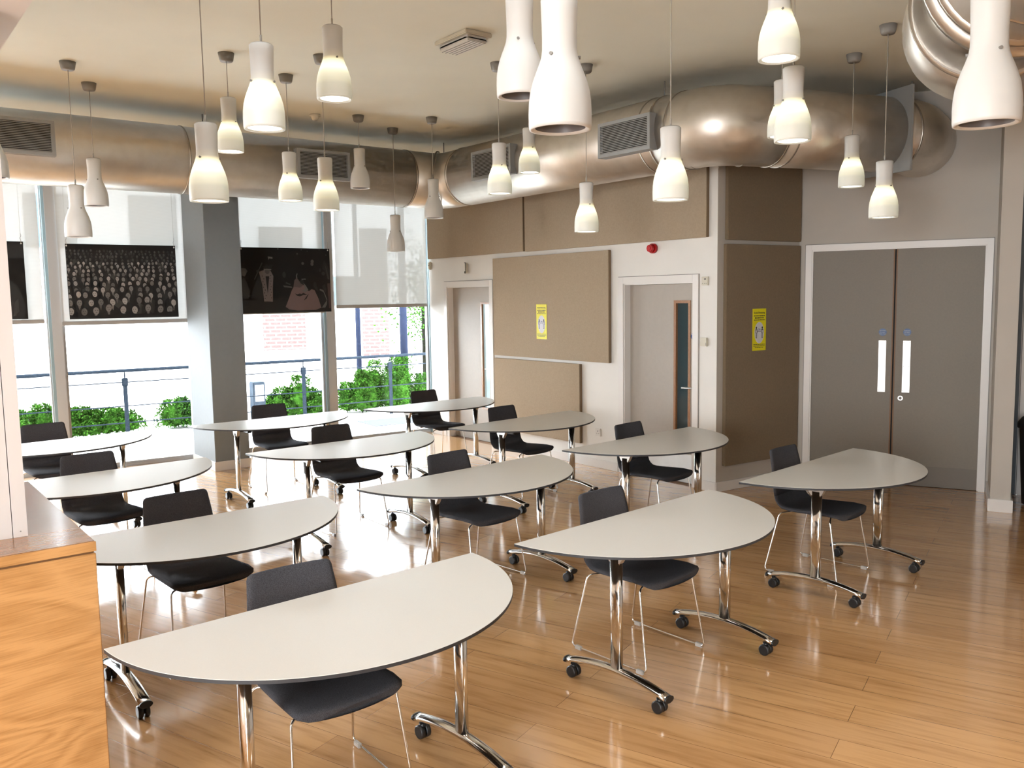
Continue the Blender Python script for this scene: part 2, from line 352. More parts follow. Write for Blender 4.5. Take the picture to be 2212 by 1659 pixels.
def lever_handle(parent, x, y, z, dirx=-1):
    bm = BM(); n = 20
    ring_loft(bm, [[(x+.026*math.cos(2*math.pi*i/n), yy, z+.026*math.sin(2*math.pi*i/n)) for i in range(n)] for yy in (y, y-.008)])
    tube(bm, rounded([(x, y-.005, z), (x, y-.05, z), (x+dirx*.12, y-.052, z-.004)], .015), .009)
    h = obj('door_handle', bm, M['steel'], parent); h['label'] = 'brushed steel lever handle'
    bm = BM()
    ring_loft(bm, [[(x+.025*math.cos(2*math.pi*i/n), yy, z-.085+.025*math.sin(2*math.pi*i/n)) for i in range(n)] for yy in (y, y-.006)])
    k = obj('keyhole_cover', bm, M['steel'], parent)
    bm = BM(); box(bm, x-.003, x+.003, y-.0075, y-.006, z-.099, z-.072); obj('keyhole', bm, M['dark'], k)
def single_door(name, x0, x1, top, wl, vg, label, kick, sign):
    d = architrave(name, FB, x0, x1, top, .072, wl, .2, label)
    y = .085; a, b = x0+.014, x1-.014
    v0, v1, z0, z1 = b-.30, b-.095, .44, 1.85
    bm = BM()
    box(bm, a, v0, y, y+.044, .006, top-.014); box(bm, v1, b, y, y+.044, .006, top-.014); box(bm, v0, v1, y, y+.044, .006, z0); box(bm, v0, v1, y, y+.044, z1, top-.014)
    leaf = obj('door_leaf', bm, M['door'], d)
    bm = BM(); e = .022
    box(bm, v0-.006, v0+e, y-.008, y+.02, z0-.006, z1+.006); box(bm, v1-e, v1+.006, y-.008, y+.02, z0-.006, z1+.006)
    box(bm, v0+e, v1-e, y-.008, y+.02, z0-.006, z0+e); box(bm, v0+e, v1-e, y-.008, y+.02, z1-e, z1+.006)
    vp = obj('vision_panel_bead', bm, M['oakf'], leaf); vp['label'] = 'oak beading around the narrow vision panel'
    bm = BM(); box(bm, v0+.01, v1-.01, y+.02, y+.026, z0+.01, z1-.01); obj('vision_glass', bm, vg, leaf)
    lever_handle(leaf, b-.04, y, .985)
    bm = BM(); box(bm, a, b, y-.002, y, .01, .30 if kick else .2); obj('kick_plate', bm, M['steel'] if kick else M['door'], leaf)
    if sign: disc_sign(leaf, b-.05, y-.001, 1.50, .036, ['Fire door', 'keep', 'locked'])
    return d
single_door('door_1', -.05, .93, 2.065, .068, M['vision'], 'greige single door with narrow oak-framed glass, beside the corner window', False, False)
single_door('door_2', 3.335, 4.285, 2.035, .075, M['vision_dark'], 'greige single door with narrow oak-framed dark glass and blue sign', True, True)
# double doors
d3 = architrave('door_3', FD, .125, 1.675, 2.335, .055, .06, .2, 'wide taupe double doors with steel push plates')
for k, (a, b, px) in enumerate(((.133, .893, .80), (.907, 1.667, 1.02))):
    bm = BM(); box(bm, a, b, .02, .065, .006, 2.325); leaf = obj('door_leaf', bm, M['ddoor'], d3)
    bm = BM(); box(bm, (b-.012) if k == 0 else a, b if k == 0 else a+.012, .0175, .02, .006, 2.325); obj('edge_lipping', bm, M['lip'], leaf)
    bm = BM(); box(bm, px-.034, px+.034, .0165, .0195, .925, 1.432, bev=.0006); pl = obj('push_plate', bm, M['steel'], leaf); pl['label'] = 'brushed steel push plate'
    bm = BM()
    for sx in (-.026, .026):
        for sz in (.94, 1.18, 1.418): box(bm, px+sx-.003, px+sx+.003, .0155, .0165, sz-.003, sz+.003)
    obj('plate_screws', bm, M['dark'], pl)
    bm = BM(); box(bm, a+.01, b-.01, .0175, .02, .012, .205); obj('kick_plate', bm, M['kick'], leaf)
    disc_sign(leaf, px, .019, 1.515, .036, ['Automatic', 'fire door', 'keep clear'], .0125)
    if k:
        bm = BM(); n = 24; x, z = .975, .868
        ring_loft(bm, [[(x+.024*math.cos(2*math.pi*i/n), yy, z+.024*math.sin(2*math.pi*i/n)) for i in range(n)] for yy in (.02, .013)]); e = obj('lock_escutcheon', bm, M['steel'], leaf)
        bm = BM(); ring_loft(bm, [[(x+.014*math.cos(2*math.pi*i/n), yy, z+.014*math.sin(2*math.pi*i/n)) for i in range(n)] for yy in (.0125, .0118)]); obj('lock_cylinder', bm, M['rose'], e)
bm = BM(); box(bm, .893, .907, .03, .06, .006, 2.325); obj('meeting_gap', bm, M['dark'], d3)
# alcove door beyond the pier
d4 = architrave('door_4', FD, 2.05, 2.95, 2.36, .06, .06, .2, 'taupe door in the dark alcove beyond the pier')
bm = BM(); box(bm, 2.064, 2.936, .04, .085, .006, 2.345); obj('door_leaf', bm, M['ddoor'], d4)
bm = BM(); box(bm, 1.98, 1.99, -.003, .2, 0, 2.42); box(bm, 3.01, 3.2, -.003, .2, 0, 2.42); box(bm, 1.98, 3.2, 0.0, .2, 2.36, 2.42); obj('door_surround', bm, M['trim'], d4)

# ------------------------------------------------------------------ acoustic panels
def acoustic(x0, x1, z0, z1, Fm, label, t=.045):
    bm = BM(); box(bm, 0, x1-x0, -t, -.002, 0, z1-z0, bev=.004)
    for f in bm.faces:
        if abs(f.normal.x) > .7 and f.calc_center_median().x > .1: f.material_index = 1
    tag(obj('acoustic_panel', bm, [M['panel_shaded' if Fm is FC else 'panel'], M['panel_edge']], mw=Fm @ T(x0, 0, z0)), label, 'wall panel', 'beige fabric acoustic panels')
acoustic(-.465, 1.685, 2.462, 3.40, FB, 'long beige acoustic panel high on the wall above the left single door')
acoustic(1.715, 4.478, 2.455, 3.40, FB, 'longest beige acoustic panel high on the wall, directly under the duct and red sounder')
acoustic(1.06, 3.15, 1.185, 2.402, FB, 'big square beige acoustic panel with a yellow notice, between the two single doors')
acoustic(1.06, 2.675, .245, 1.15, FB, 'low beige acoustic panel under the one with the yellow notice, behind the tables')
acoustic(.075, 1.125, .25, 2.385, FC, 'tall shade-toned beige acoustic panel with a yellow notice beside the double doors')
acoustic(.09, 1.13, 2.425, 3.45, FC, 'upper shade-toned beige acoustic panel above the tall one on the return wall')

# ------------------------------------------------------------------ yellow notices
def notice(Fm, x, z, label):
    r = tag(bxobj('wall_notice', (-.095, .095, -.0015, 0, -.205, .205), M['yellow'], mw=Fm @ T(x, -.0465, z)), label, 'poster')
    text('notice_title', 'Social Distancing', .0225, M['ink'], r, T(0, -.002, .158), True)
    random.seed(4)
    for rows_ in (((.135, .075, .009), (.115, .062, .011), (.095, .078, .007)), ((-.145, .08, .006), (-.16, .08, .006), (-.175, .06, .006))):
        bm = BM()
        for zz, w0, th in rows_:
            x0 = -w0
            while x0 < w0-.006:
                l = random.uniform(.008, .026); box(bm, x0, min(x0+l, w0), -.0022, -.0015, zz-th/2, zz+th/2); x0 += l+.005
        obj('small_print', bm, M['ink'], r)
    bm = BM(); n = 40
    ring_loft(bm, [[(.068*math.cos(2*math.pi*i/n), yy, -.03+.105*math.sin(2*math.pi*i/n)) for i in range(n)] for yy in (-.0015, -.0022)], smooth=False)
    oval = obj('white_oval', bm, M['paper'], r)
    for s in (-1, 1):
        bm = BM(); cx = s*.042
        ring_loft(bm, [[(cx+.009*math.cos(2*math.pi*i/16), yy, .018+.012*math.sin(2*math.pi*i/16)) for i in range(16)] for yy in (-.0022, -.0028)], smooth=False)
        for pr in ([(-.014, .002), (-.008, .004), (-.006, -.04), (-.013, -.03)], [(.014, .002), (.008, .004), (.006, -.04), (.013, -.03)], [(-.014, .004), (.014, .004), (.010, -.004), (-.010, -.004)], [(-.008, -.03), (-.003, -.03), (-.003, -.082), (-.008, -.082)], [(.008, -.03), (.003, -.03), (.003, -.082), (.008, -.082)], [(-.008, -.078), (.008, -.078), (.008, -.084), (-.008, -.084)]):
            a = [bm.verts.new((cx+px, -.0028, pz)) for px, pz in pr]; bm.faces.new(a)
        obj('standing_figure', bm, M['ink'], oval)
    text('distance_text', '2m', .026, M['inkb'], oval, T(0, -.003, -.005), True)
    bm = BM(); box(bm, -.026, .026, -.0028, -.0022, -.018, -.014); obj('distance_line', bm, M['ink'], oval)
notice(FB, 2.02, 1.62, 'yellow social distancing notice on the big beige panel between the single doors')
notice(FC, .53, 1.56, 'yellow social distancing notice on the tall shade-toned panel beside the double doors')

# ------------------------------------------------------------------ wall fittings
def cyl_y(bm, x, z, r, y0, y1, n=24, r2=None):
    ring_loft(bm, [[(x+rr*math.cos(2*math.pi*i/n), yy, z+rr*math.sin(2*math.pi*i/n)) for i in range(n)] for yy, rr in ((y0, r), (y1, r2 or r))])
s = empty('fire_sounder', FB @ T(3.77, 0, 2.385), 'round red fire alarm sounder above the second single door', 'alarm')
bm = BM(); cyl_y(bm, 0, 0, .05, 0, -.035); obj('base', bm, M['red'], s)
bm = BM(); cyl_y(bm, 0, 0, .042, -.035, -.075, r2=.036); cyl_y(bm, 0, 0, .02, -.075, -.08); obj('sounder_head', bm, M['red'], s)
s = tag(bxobj('motion_sensor', (-.03, .03, -.045, 0, -.055, .055), M['cream'], mw=FB @ T(-.44, 0, 2.37), bev=.012), 'small cream motion sensor in the corner beside the last window', 'sensor')
bxobj('sensor_lens', (-.018, .018, -.047, -.045, .0, .008), M['rose'], s)
s = tag(bxobj('wall_bracket', (-.03, .03, -.03, 0, -.075, .06), M['cream'], mw=FB @ T(.44, 0, 2.315), bev=.012), 'small cream wall fitting with a dark metal bracket above the left single door', 'fitting')
bm = BM(); tube(bm, [(-.015, -.035, .06), (.012, -.035, .06), (.012, -.035, -.075), (-.012, -.035, -.075), (-.012, -.035, -.05)], .005, 8); obj('bracket', bm, M['dark'], s)
s = tag(bxobj('call_point', (-.04, .04, -.02, 0, -.042, .042), M['cream'], mw=FB @ T(4.44, 0, 2.04), bev=.004), 'square cream wall unit with a grey dot, level with the top of the second door', 'switch')
bm = BM(); cyl_y(bm, .005, .018, .010, -.02, -.024); obj('lens', bm, M['rose'], s)
bm = BM()
for x in (-.025, -.002, .018): box(bm, x-.003, x+.003, -.021, -.02, -.025, -.019)
obj('indicator_marks', bm, M['dark'], s)
s = tag(bxobj('door_keypad', (-.042, .042, -.03, 0, -.042, .042), M['cream'], mw=FB @ T(4.435, 0, 1.455), bev=.005), 'square cream box on the wall at shoulder height beside the second door', 'switch')
bxobj('release_slot', (.028, .034, -.031, -.03, -.035, -.005), M['rose'], s)
s = tag(bxobj('wall_socket', (-.043, .043, -.012, 0, -.043, .043), M['whitep'], mw=FB @ T(2.935, 0, .40), bev=.003), 'white power socket low on the wall right of the low beige panel', 'socket')
bm = BM(); box(bm, -.004, .004, -.013, -.012, .006, .02); box(bm, -.02, -.010, -.013, -.012, -.015, -.010); box(bm, .010, .02, -.013, -.012, -.015, -.010); obj('pin_holes', bm, M['dark'], s)
bxobj('socket_switch', (.018, .03, -.016, -.012, .012, .03), M['whitep'], s)

# ------------------------------------------------------------------ windows
bays = [(-1.48, -.03, 'window_1', 'tall corner window bay next to the doors wall'), (-3.05, -1.62, 'window_2', 'tall window bay right of the pillar'), (-4.72, -3.30, 'window_3', 'tall window bay left of the pillar, behind the crowd poster'), (-6.25, -4.84, 'window_4', 'tall window bay at the left edge behind the white box'), (-7.85, -6.35, 'window_5', 'tall window bay hidden beyond the left edge')]
for a, b, nm, lab in bays:
    w = empty(nm, FA, lab, 'window', kind='structure')
    bm = BM(); e = .03
    box(bm, a, a+e, .0, .06, .03, 3.52); box(bm, b-e, b, .0, .06, .03, 3.52); box(bm, a, b, .0, .06, .0, .05); box(bm, a, b, .0, .06, 3.47, 3.52)
    obj('window_frame', bm, M['frame'], w)
    bxobj('window_glass', (a+e, b-e, .028, .034, .05, 3.47), M['glass'], w)
n_t = 3
for x, lab in ((-1.55, 'slim aluminium mullion between the two windows right of the pillar'), (-4.78, 'slim aluminium mullion left of the crowd poster'), (-6.30, 'slim aluminium mullion beyond the left edge')):
    bm = BM(); box(bm, x-.045, x+.06, -.07, .08, 0, 3.52, bev=.003); m_ = tag(obj('trim_%d' % n_t, bm, M['frame'], mw=FA), lab, 'mullion', kind='structure'); n_t += 1
    bm = BM(); box(bm, x-.075, x-.045, -.045, .05, 0, 3.52); obj('glass_fin', bm, M['frame_side'], m_)
bm = BM(); box(bm, -.045, -.02, -.04, .06, 0, 3.52); tag(obj('trim_%d' % n_t, bm, M['frame_side'], mw=FA), 'thin bluish glass edge at the window corner', 'mullion', kind='structure')
bm = BM(); box(bm, -3.32, -3.03, .03, .2, 0, 3.52); tag(obj('trim_9', bm, M['pillar'], mw=FA), 'grey-blue infill behind the pillar', 'trim', kind='structure')
bm = BM(); box(bm, -8.6, 0, -.02, .08, 0, .03); tag(obj('trim_8', bm, M['frame'], mw=FA), 'low aluminium threshold under the windows', 'trim', kind='structure')

def blind(a, b, zb, label):
    r = empty('roller_blind', FA @ T(a, 0, 0), label, 'blind', 'cream roller blinds')
    w = b-a
    bm = BM(); v = [bm.verts.new(p) for p in ((0, -.085, zb), (w, -.085, zb), (w, -.085, 3.46), (0, -.085, 3.46))]; bm.faces.new(v); obj('blind_fabric', bm, M['blind'], r)
    bxobj('bottom_bar', (-.003, w+.003, -.10, -.072, zb-.045, zb), M['bar'], r, bev=.006)
    bm = BM(); tube(bm, [(-.01, -.08, 3.49), (w+.01, -.08, 3.49)], .028, 16); obj('roller_tube', bm, M['bar'], r)
blind(-1.46, -.10, 1.845, 'cream roller blind in the corner window, lowered to door height')
blind(-3.03, -1.63, 1.795, 'cream roller blind behind the stage-scene poster, right of the pillar')
blind(-4.72, -3.33, 1.72, 'cream roller blind behind the crowd poster, left of the pillar')
blind(-6.24, -4.90, 1.75, 'cream roller blind at the far left behind the dark poster')

# ------------------------------------------------------------------ posters
def polymesh(name, w, h, shapes, parent):
    bm = BM(); cl = bm.loops.layers.color.new('Col')
    def add(pts, col, y):
        vs = [bm.verts.new((x, y, z)) for x, z in pts]
        try: f = bm.faces.new(vs)
        except ValueError: return
        for l in f.loops: l[cl] = (*[c for c in col], 1)
    bxo = [(0, 0), (w, 0), (w, h), (0, h)]; add(bxo, shapes[0][1], -.001)
    for i, (pts, col, layer) in enumerate(shapes[1:]):
        pts = [(min(max(x, .003), w-.003), min(max(z, .003), h-.003)) for x, z in pts]
        add(pts, col, -.0014-layer*.00012)
    me = bpy.data.meshes.new(name); 
    for f in bm.faces:
        f.normal_update()
        if f.normal.y > 0: f.normal_flip()
    bm.to_mesh(me); bm.free(); me.materials.append(M['print'])
    o = bpy.data.objects.new(name, me); C.objects.link(o); o.parent = parent; return o
def ell(cx, cz, rx, rz, n=12, a=0):
    return [(cx+rx*math.cos(2*math.pi*i/n)*math.cos(a)-rz*math.sin(2*math.pi*i/n)*math.sin(a), cz+rx*math.cos(2*math.pi*i/n)*math.sin(a)+rz*math.sin(2*math.pi*i/n)*math.cos(a)) for i in range(n)]
def g(v): return (v, v*.97, v*.95)
def poster(Fm, w, h, shapes, label, hooks):
    r = tag(bxobj('hanging_poster', (0, w, -.001, .003, 0, h), M['dark'], mw=Fm), label, 'poster', 'black and white photo posters hung in the windows')
    polymesh('printed_photo', w, h, shapes, r)
    for x in hooks:
        bm = BM(); tube(bm, rounded([(x, -.004, h-.012), (x, -.004, h+.02), (x-.008, -.004, h+.035), (x, -.004, h+.05), (x+.006, -.004, h+.065), (x, -.004, h+.085)], .006), .0035, 8); k = obj('hanging_hook', bm, M['cap'], r)
        bm = BM(); tube(bm, [(x, -.004, h+.08), (x, -.004, h+.90)], .0012, 6); obj('hanging_wire', bm, M['cord'], k)
        bm = BM(); cyl_y(bm, x, h-.022, .008, -.003, -.006, 12); obj('eyelet', bm, M['whitep'], k)
    return r
def crowd(w, h):
    random.seed(11); S = [(None, g(.012))]; row = 0; z = h-.075
    while z > .02:
        t = 1-z/h; hr = .0125+.034*t**1.5; x = random.uniform(-.01, .02)
        far = t < .25
        while x < w:
            zz = z+random.uniform(-.35, .35)*hr*1.6; L = row*4
            fv = (random.uniform(.14, .30) if far else random.uniform(.32, .60)); bv = random.choice([.010, .014, .04, .012, .12, .2, .02, .07])
            if t > .75: bv = random.choice([.009, .012, .05, .18, .12])
            sx = random.uniform(-.3, .3)*hr
            S.append(([(x-hr*2.1, zz-hr*6.5), (x+hr*2.1, zz-hr*6.5), (x+hr*1.9, zz-hr*2.3), (x+hr*.7, zz-hr*1.3), (x-hr*.7, zz-hr*1.3), (x-hr*1.9, zz-hr*2.3)], g(bv), L))
            if random.random() < .7: S.append(([(x-hr*.4, zz-hr*1.1), (x+hr*.4, zz-hr*1.1), (x+hr*.1, zz-hr*2.8)], g(fv*.8), L+1))
            S.append((ell(x-sx*.4, zz+hr*.28, hr*1.08, hr*1.2), g(random.choice([.01, .015, .05, .10])), L+1))
            S.append((ell(x+sx*.5, zz-hr*.12, hr*.78, hr*1.05, 12, random.uniform(-.2, .2)), g(fv), L+2))
            if not far and hr > .018:
                ex = x+sx*.9
                S.append((ell(ex-hr*.28, zz+hr*.05, hr*.15, hr*.09, 6), g(fv*.3), L+3)); S.append((ell(ex+hr*.3, zz+hr*.05, hr*.15, hr*.09, 6), g(fv*.3), L+3)); S.append((ell(ex, zz-hr*.6, hr*.22, hr*.07, 6), g(fv*.35), L+3))
            x += hr*random.uniform(2.3, 4.4)
        z -= hr*2.35; row += 1
    S.append(([(0, 0), (w, 0), (w, .07), (w*.7, .045), (w*.4, .05), (.1, .02), (0, .05)], g(.008), row*4+2))
    return S
poster(FA @ T(-4.655, -.16, 1.745), 1.165, .835, crowd(1.165, .835), 'black and white poster of a packed audience, hung in the window left of the pillar', (.012, 1.15))
def stage(w, h):
    S = [(None, g(.009))]
    def q(X, Y): return ((X-215)/1450*w, (1-(Y-262)/1215)*h)
    def a(pts, v, l=1): S.append(([q(*p) for p in pts], v if isinstance(v, tuple) else g(v), l))
    def e(X, Y, rx, ry, v, l=2): S.append((ell(*q(X, Y), rx/1450*w, ry/1215*h, 14), g(v), l))
    a([(215, 1240), (1665, 1200), (1665, 1480), (215, 1480)], .02)
    a([(215, 640), (290, 650), (320, 700), (270, 800), (215, 780)], .30); a([(215, 860), (260, 820), (300, 900), (345, 1080), (320, 1200), (240, 1210), (215, 1100)], .16, 2); e(262, 745, 34, 45, .34, 3)
    a([(350, 1170), (480, 800), (520, 730), (600, 760), (590, 1250), (480, 1240)], (.028, .04, .045))
    a([(495, 710), (600, 670), (680, 690), (722, 790), (705, 1000), (697, 1268), (610, 1262), (560, 1262), (540, 950)], (.42, .38, .38), 2)
    a([(598, 795), (655, 795), (640, 940), (622, 1120), (608, 940)], .03, 3)
    for i in range(9): e(545+(i % 2)*20+i*4, 790+i*52, 6, 10, .05, 4); e(680-(i % 2)*14, 780+i*52, 5, 10, .05, 4)
    e(628, 700, 38, 52, .30, 3); a([(548, 600), (580, 650), (690, 660), (720, 590), (690, 570), (650, 600), (620, 560), (590, 600)], .10, 4); a([(570, 655), (695, 660), (690, 680), (575, 678)], .4, 5)
    a([(415, 850), (428, 855), (560, 545), (545, 540)], .26, 4); e(480, 700, 26, 26, .2, 5); a([(645, 425), (720, 435), (720, 470), (665, 462), (655, 492)], .42)
    a([(900, 1370), (960, 1210), (1010, 1060), (1060, 960), (1150, 940), (1210, 960), (1250, 1060), (1300, 1075), (1340, 1040), (1390, 1060), (1450, 1220), (1495, 1400), (1400, 1440), (1100, 1445), (960, 1420)], (.40, .325, .32), 2)
    a([(1040, 990), (1060, 870), (1100, 820), (1150, 900), (1205, 960), (1150, 1010)], (.30, .26, .26), 3); a([(1090, 830), (1085, 780), (1105, 735), (1118, 745), (1104, 790), (1112, 830)], .32, 3)
    e(1185, 900, 34, 42, .13, 4); a([(1178, 840), (1245, 835), (1250, 865), (1215, 858), (1182, 872)], .32, 5); a([(1205, 920), (1240, 960), (1285, 1050), (1240, 1095), (1170, 1070), (1230, 1040)], .35, 4)
    a([(1060, 1120), (1090, 1160), (1140, 1175), (1200, 1150), (1265, 1150), (1200, 1110), (1165, 1130), (1140, 1120), (1100, 1135)], .05, 5); a([(1200, 1255), (1260, 1160), (1290, 1130), (1250, 1220)], .06, 5)
    e(895, 765, 28, 58, .16, 3); a([(870, 965), (1010, 985), (1020, 1015), (890, 1000)], .28, 3); a([(920, 900), (1000, 940), (990, 960), (915, 930)], .2, 3)
    for x, y, rx, v in ((400, 375, 26, .05), (1208, 550, 22, .28), (1368, 510, 26, .30), (1362, 560, 26, .30), (812, 283, 12, .25), (1192, 290, 12, .25), (1290, 318, 12, .18), (1492, 287, 10, .18), (1122, 368, 14, .24), (1605, 385, 12, .2)): e(x, y, rx, rx*1.3, v, 2)
    a([(1460, 1040), (1480, 1010), (1540, 1060), (1600, 1220), (1590, 1320), (1500, 1370), (1440, 1180)], .02, 3); a([(1480, 1035), (1540, 1060), (1600, 1240), (1590, 1340), (1560, 1400), (1500, 1400), (1545, 1330), (1590, 1260), (1540, 1100), (1475, 1060)], .33, 4)
    e(1400, 960, 28, 60, .13, 3); a([(1370, 940), (1440, 1000), (1440, 1080), (1390, 1020)], .14, 3)
    a([(1570, 485), (1610, 560), (1660, 680), (1660, 860), (1610, 850), (1580, 700), (1530, 640)], .11, 3); a([(1580, 560), (1600, 620), (1650, 850), (1620, 850)], .2, 4); e(1548, 740, 30, 38, .16, 4); e(1495, 675, 18, 36, .14, 3)
    a([(1610, 930), (1665, 930), (1665, 1420), (1625, 1410)], (.26, .19, .19), 3); a([(1520, 980), (1570, 940), (1590, 1060), (1570, 1110)], .12, 4)
    return S
poster(FA @ T(-2.73, -.16, 1.765), 1.165, .815, stage(1.165, .815), 'black and white poster of a robed stage scene, partly behind the pillar', (.015, 1.14))
def drape(w, h):
    S = [(None, g(.008))]; a = lambda pts, v, l=1: S.append(([(x*w, z*h) for x, z in pts], g(v), l))
    a([(.0, .78), (1, .78), (1, .97), (0, .97)], .016)
    a([(.62, .0), (.97, .0), (.99, .12), (.965, .30), (.93, .44), (.86, .52), (.78, .50), (.68, .3)], .075, 2)
    a([(.70, .0), (.86, .0), (.90, .18), (.86, .33), (.76, .28)], .13, 3); a([(.88, .03), (.93, .10), (.93, .27), (.90, .22)], .18, 4); a([(.80, .02), (.84, .12), (.83, .25), (.79, .18)], .2, 4)
    a([(.2, 0), (.6, 0), (.55, .4), (.35, .5)], .03, 2)
    return S
poster(FA @ T(-6.225, -.16, 1.76), 1.165, .835, drape(1.165, .835), 'mostly black poster with pale drapery at the far left edge', (.015, 1.145))

# ------------------------------------------------------------------ ducts
def arc_path(pts, r, seg=12): return rounded(pts, r, seg)
def duct_ring(bm, p, t, r0, r1, w):
    t = Vector(t).normalized(); s = Vector((-t.y, t.x, 0)).normalized(); u = Vector((0, 0, 1)); p = Vector(p); n = 48
    rings = []
    for d, rr in ((-w, r0), (-w, r1), (w, r1), (w, r0)):
        rings.append([p + t*d + s*rr*math.cos(2*math.pi*k/n) + u*rr*math.sin(2*math.pi*k/n) for k in range(n)])
    ring_loft(bm, rings, False, False)
def duct_section(name, pts, r, parent, m=None, label=None):
    bm = BM(); tube(bm, pts, r, 48); o = obj(name, bm, m or M['duct'], parent)
    if label: o['label'] = label
    return o
ZD, RD = 3.31, .325
dA = Vector((math.cos(R(38)), math.sin(R(38)), 0)); dB = Vector((.611, -.791, 0))
J = Vector((-.80, 10.61, ZD)); K2 = Vector((1.74, 7.325, ZD)); 
duct = empty('ventilation_duct', T(-.80, 10.61, ZD), 'long round galvanised ventilation duct running along the windows and over the doors', 'duct')
inv = Matrix.Translation((.80, -10.61, -ZD))
def L(p): return inv @ Vector(p)
a0 = J-dA*.55; b0 = J+dB*.55
duct_section('duct_section', [L(J-dA*8.4), L(a0)], RD, duct, label='straight duct run above the windows')
el = arc_path([L(a0-dA*.02), L(J), L(b0+dB*.02)], .50, 14); duct_section('duct_elbow', el, RD, duct)
e2 = K2-dB*.50; duct_section('duct_section', [L(b0), L(e2)], RD, duct, label='straight duct run above the two single doors')
dC = Vector((math.cos(R(20)), math.sin(R(20)), 0)); f0 = K2+dC*.50
duct_section('duct_elbow', arc_path([L(e2-dB*.02), L(K2), L(f0+dC*.02)], .48, 14), RD, duct)
P3 = Vector((3.34, 7.325+(3.34-1.74)*math.tan(R(20)), ZD)); duct_section('duct_section', [L(f0), L(P3)], RD, duct, label='short duct run in front of the double doors wall')
duct_section('duct_elbow', arc_path([L(P3), L(P3+dC*.32), L(P3+dC*.32+Vector((.42, .60, 0)))], .30, 12), RD-.004, duct)
for i, (p, t) in enumerate([(a0, dA), (el[7]-L((0,0,0)), None), (b0, dB), (e2, dB), (K2-dB*.30+dC*.0, dB), (f0, dC), (f0+dC*.10, dC), (J-dA*3.1, dA), (e2-dB*.12, dB), (P3+dC*.15, dC)]):
    if t is None: p = J-Vector((dA.x-dB.x, dA.y-dB.y, 0))*.14; t = (dA+dB)
    bm = BM(); duct_ring(bm, L(p), t, RD-.01, RD+.006, .006); obj('seam_ring', bm, M['seam'], duct)
km = K2-Vector((dB.x-dC.x, dB.y-dC.y, 0))*.145
for p, t in ((km, dB+dC), (K2-dB*.26+dC*.02, dB*3+dC), (K2+dC*.25-dB*.03, dC*3+dB)):
    bm = BM(); duct_ring(bm, L(p), t, RD-.02, RD+.005, .005); obj('seam_ring', bm, M['seam'], duct)
# square flange plate
bm = BM(); box(bm, -.012, .012, -.36, .36, -.36, .36, bev=.003); obj('flange_plate', bm, M['grille'], duct, Matrix.Translation(L(P3)) @ Matrix.Rotation(R(20), 4, 'Z'))
for p in ((-.78, 10.66), (1.38, 7.80), (-3.05, 8.85), (3.62, 7.95), (-5.1, 7.25)):
    bm = BM(); tube(bm, [L((p[0], p[1], 3.58)), L((p[0], p[1], H))], .006, 8); obj('hanger_rod', bm, M['rose'], duct)
def grille(mw, w, label):
    r = empty('air_grille', mw, label, 'air vent', 'louvred air grilles on the ducts'); hh = .15; e = .03; D = .14
    bm = BM(); box(bm, 0, e, 0, D, -hh, hh); box(bm, w-e, w, 0, D, -hh, hh); box(bm, e, w-e, 0, D, hh-e, hh); box(bm, e, w-e, 0, D, -hh, -hh+e)
    obj('grille_frame', bm, M['grille'], r)
    bxobj('back_plate', (e, w-e, .03, .04, -hh+e, hh-e), M['dark'], r)
    bm = BM(); n = 17
    for i in range(n):
        z = -hh+e+(i+.5)*(2*hh-2*e)/n
        vs = [bm.verts.new(p) for p in ((e, .002, z-.005), (w-e, .002, z-.005), (w-e, .002, z+.001), (e, .002, z+.001), (w-e, .02, z+.005), (e, .02, z+.005))]
        bm.faces.new(vs[:4]); bm.faces.new((vs[3], vs[2], vs[4], vs[5]))
    obj('louvre_slats', bm, M['louvre'], r)
def at_duct(base, d, s, off): 
    p = base+d*s; nrm = Vector((d.y, -d.x, 0))
    if nrm.dot(Vector((0, -1, 0))) < 0: nrm = -nrm
    return p+nrm*off
Aorg = Vector((-4.451, 7.76, 0)); nA = Vector((.616, -.788, 0))
for s, w, z, lab in ((-.52, .88, 3.345, 'louvred grey grille on the duct at the far left edge above the windows'), (2.60, .60, 3.325, 'louvred grey grille on the duct above the stage-scene poster')):
    p = Aorg+dA*s+nA*.385; grille(Matrix.Translation((p.x, p.y, z)) @ Matrix.Rotation(R(38), 4, 'Z'), w, lab)
Borg = Vector((-.836, 11.862, 0)); nB = Vector((-.791, -.611, 0))
for s, w, z, lab in ((2.15, .69, 3.315, 'louvred grey grille on the duct above the left single door'), (4.125, .63, 3.29, 'louvred grey grille on the duct above the second door, nearest to the bend')):
    p = Borg+dB*s+nB*1.115; grille(Matrix.Translation((p.x, p.y, z)) @ Matrix.Rotation(R(-52.32), 4, 'Z'), w, lab)

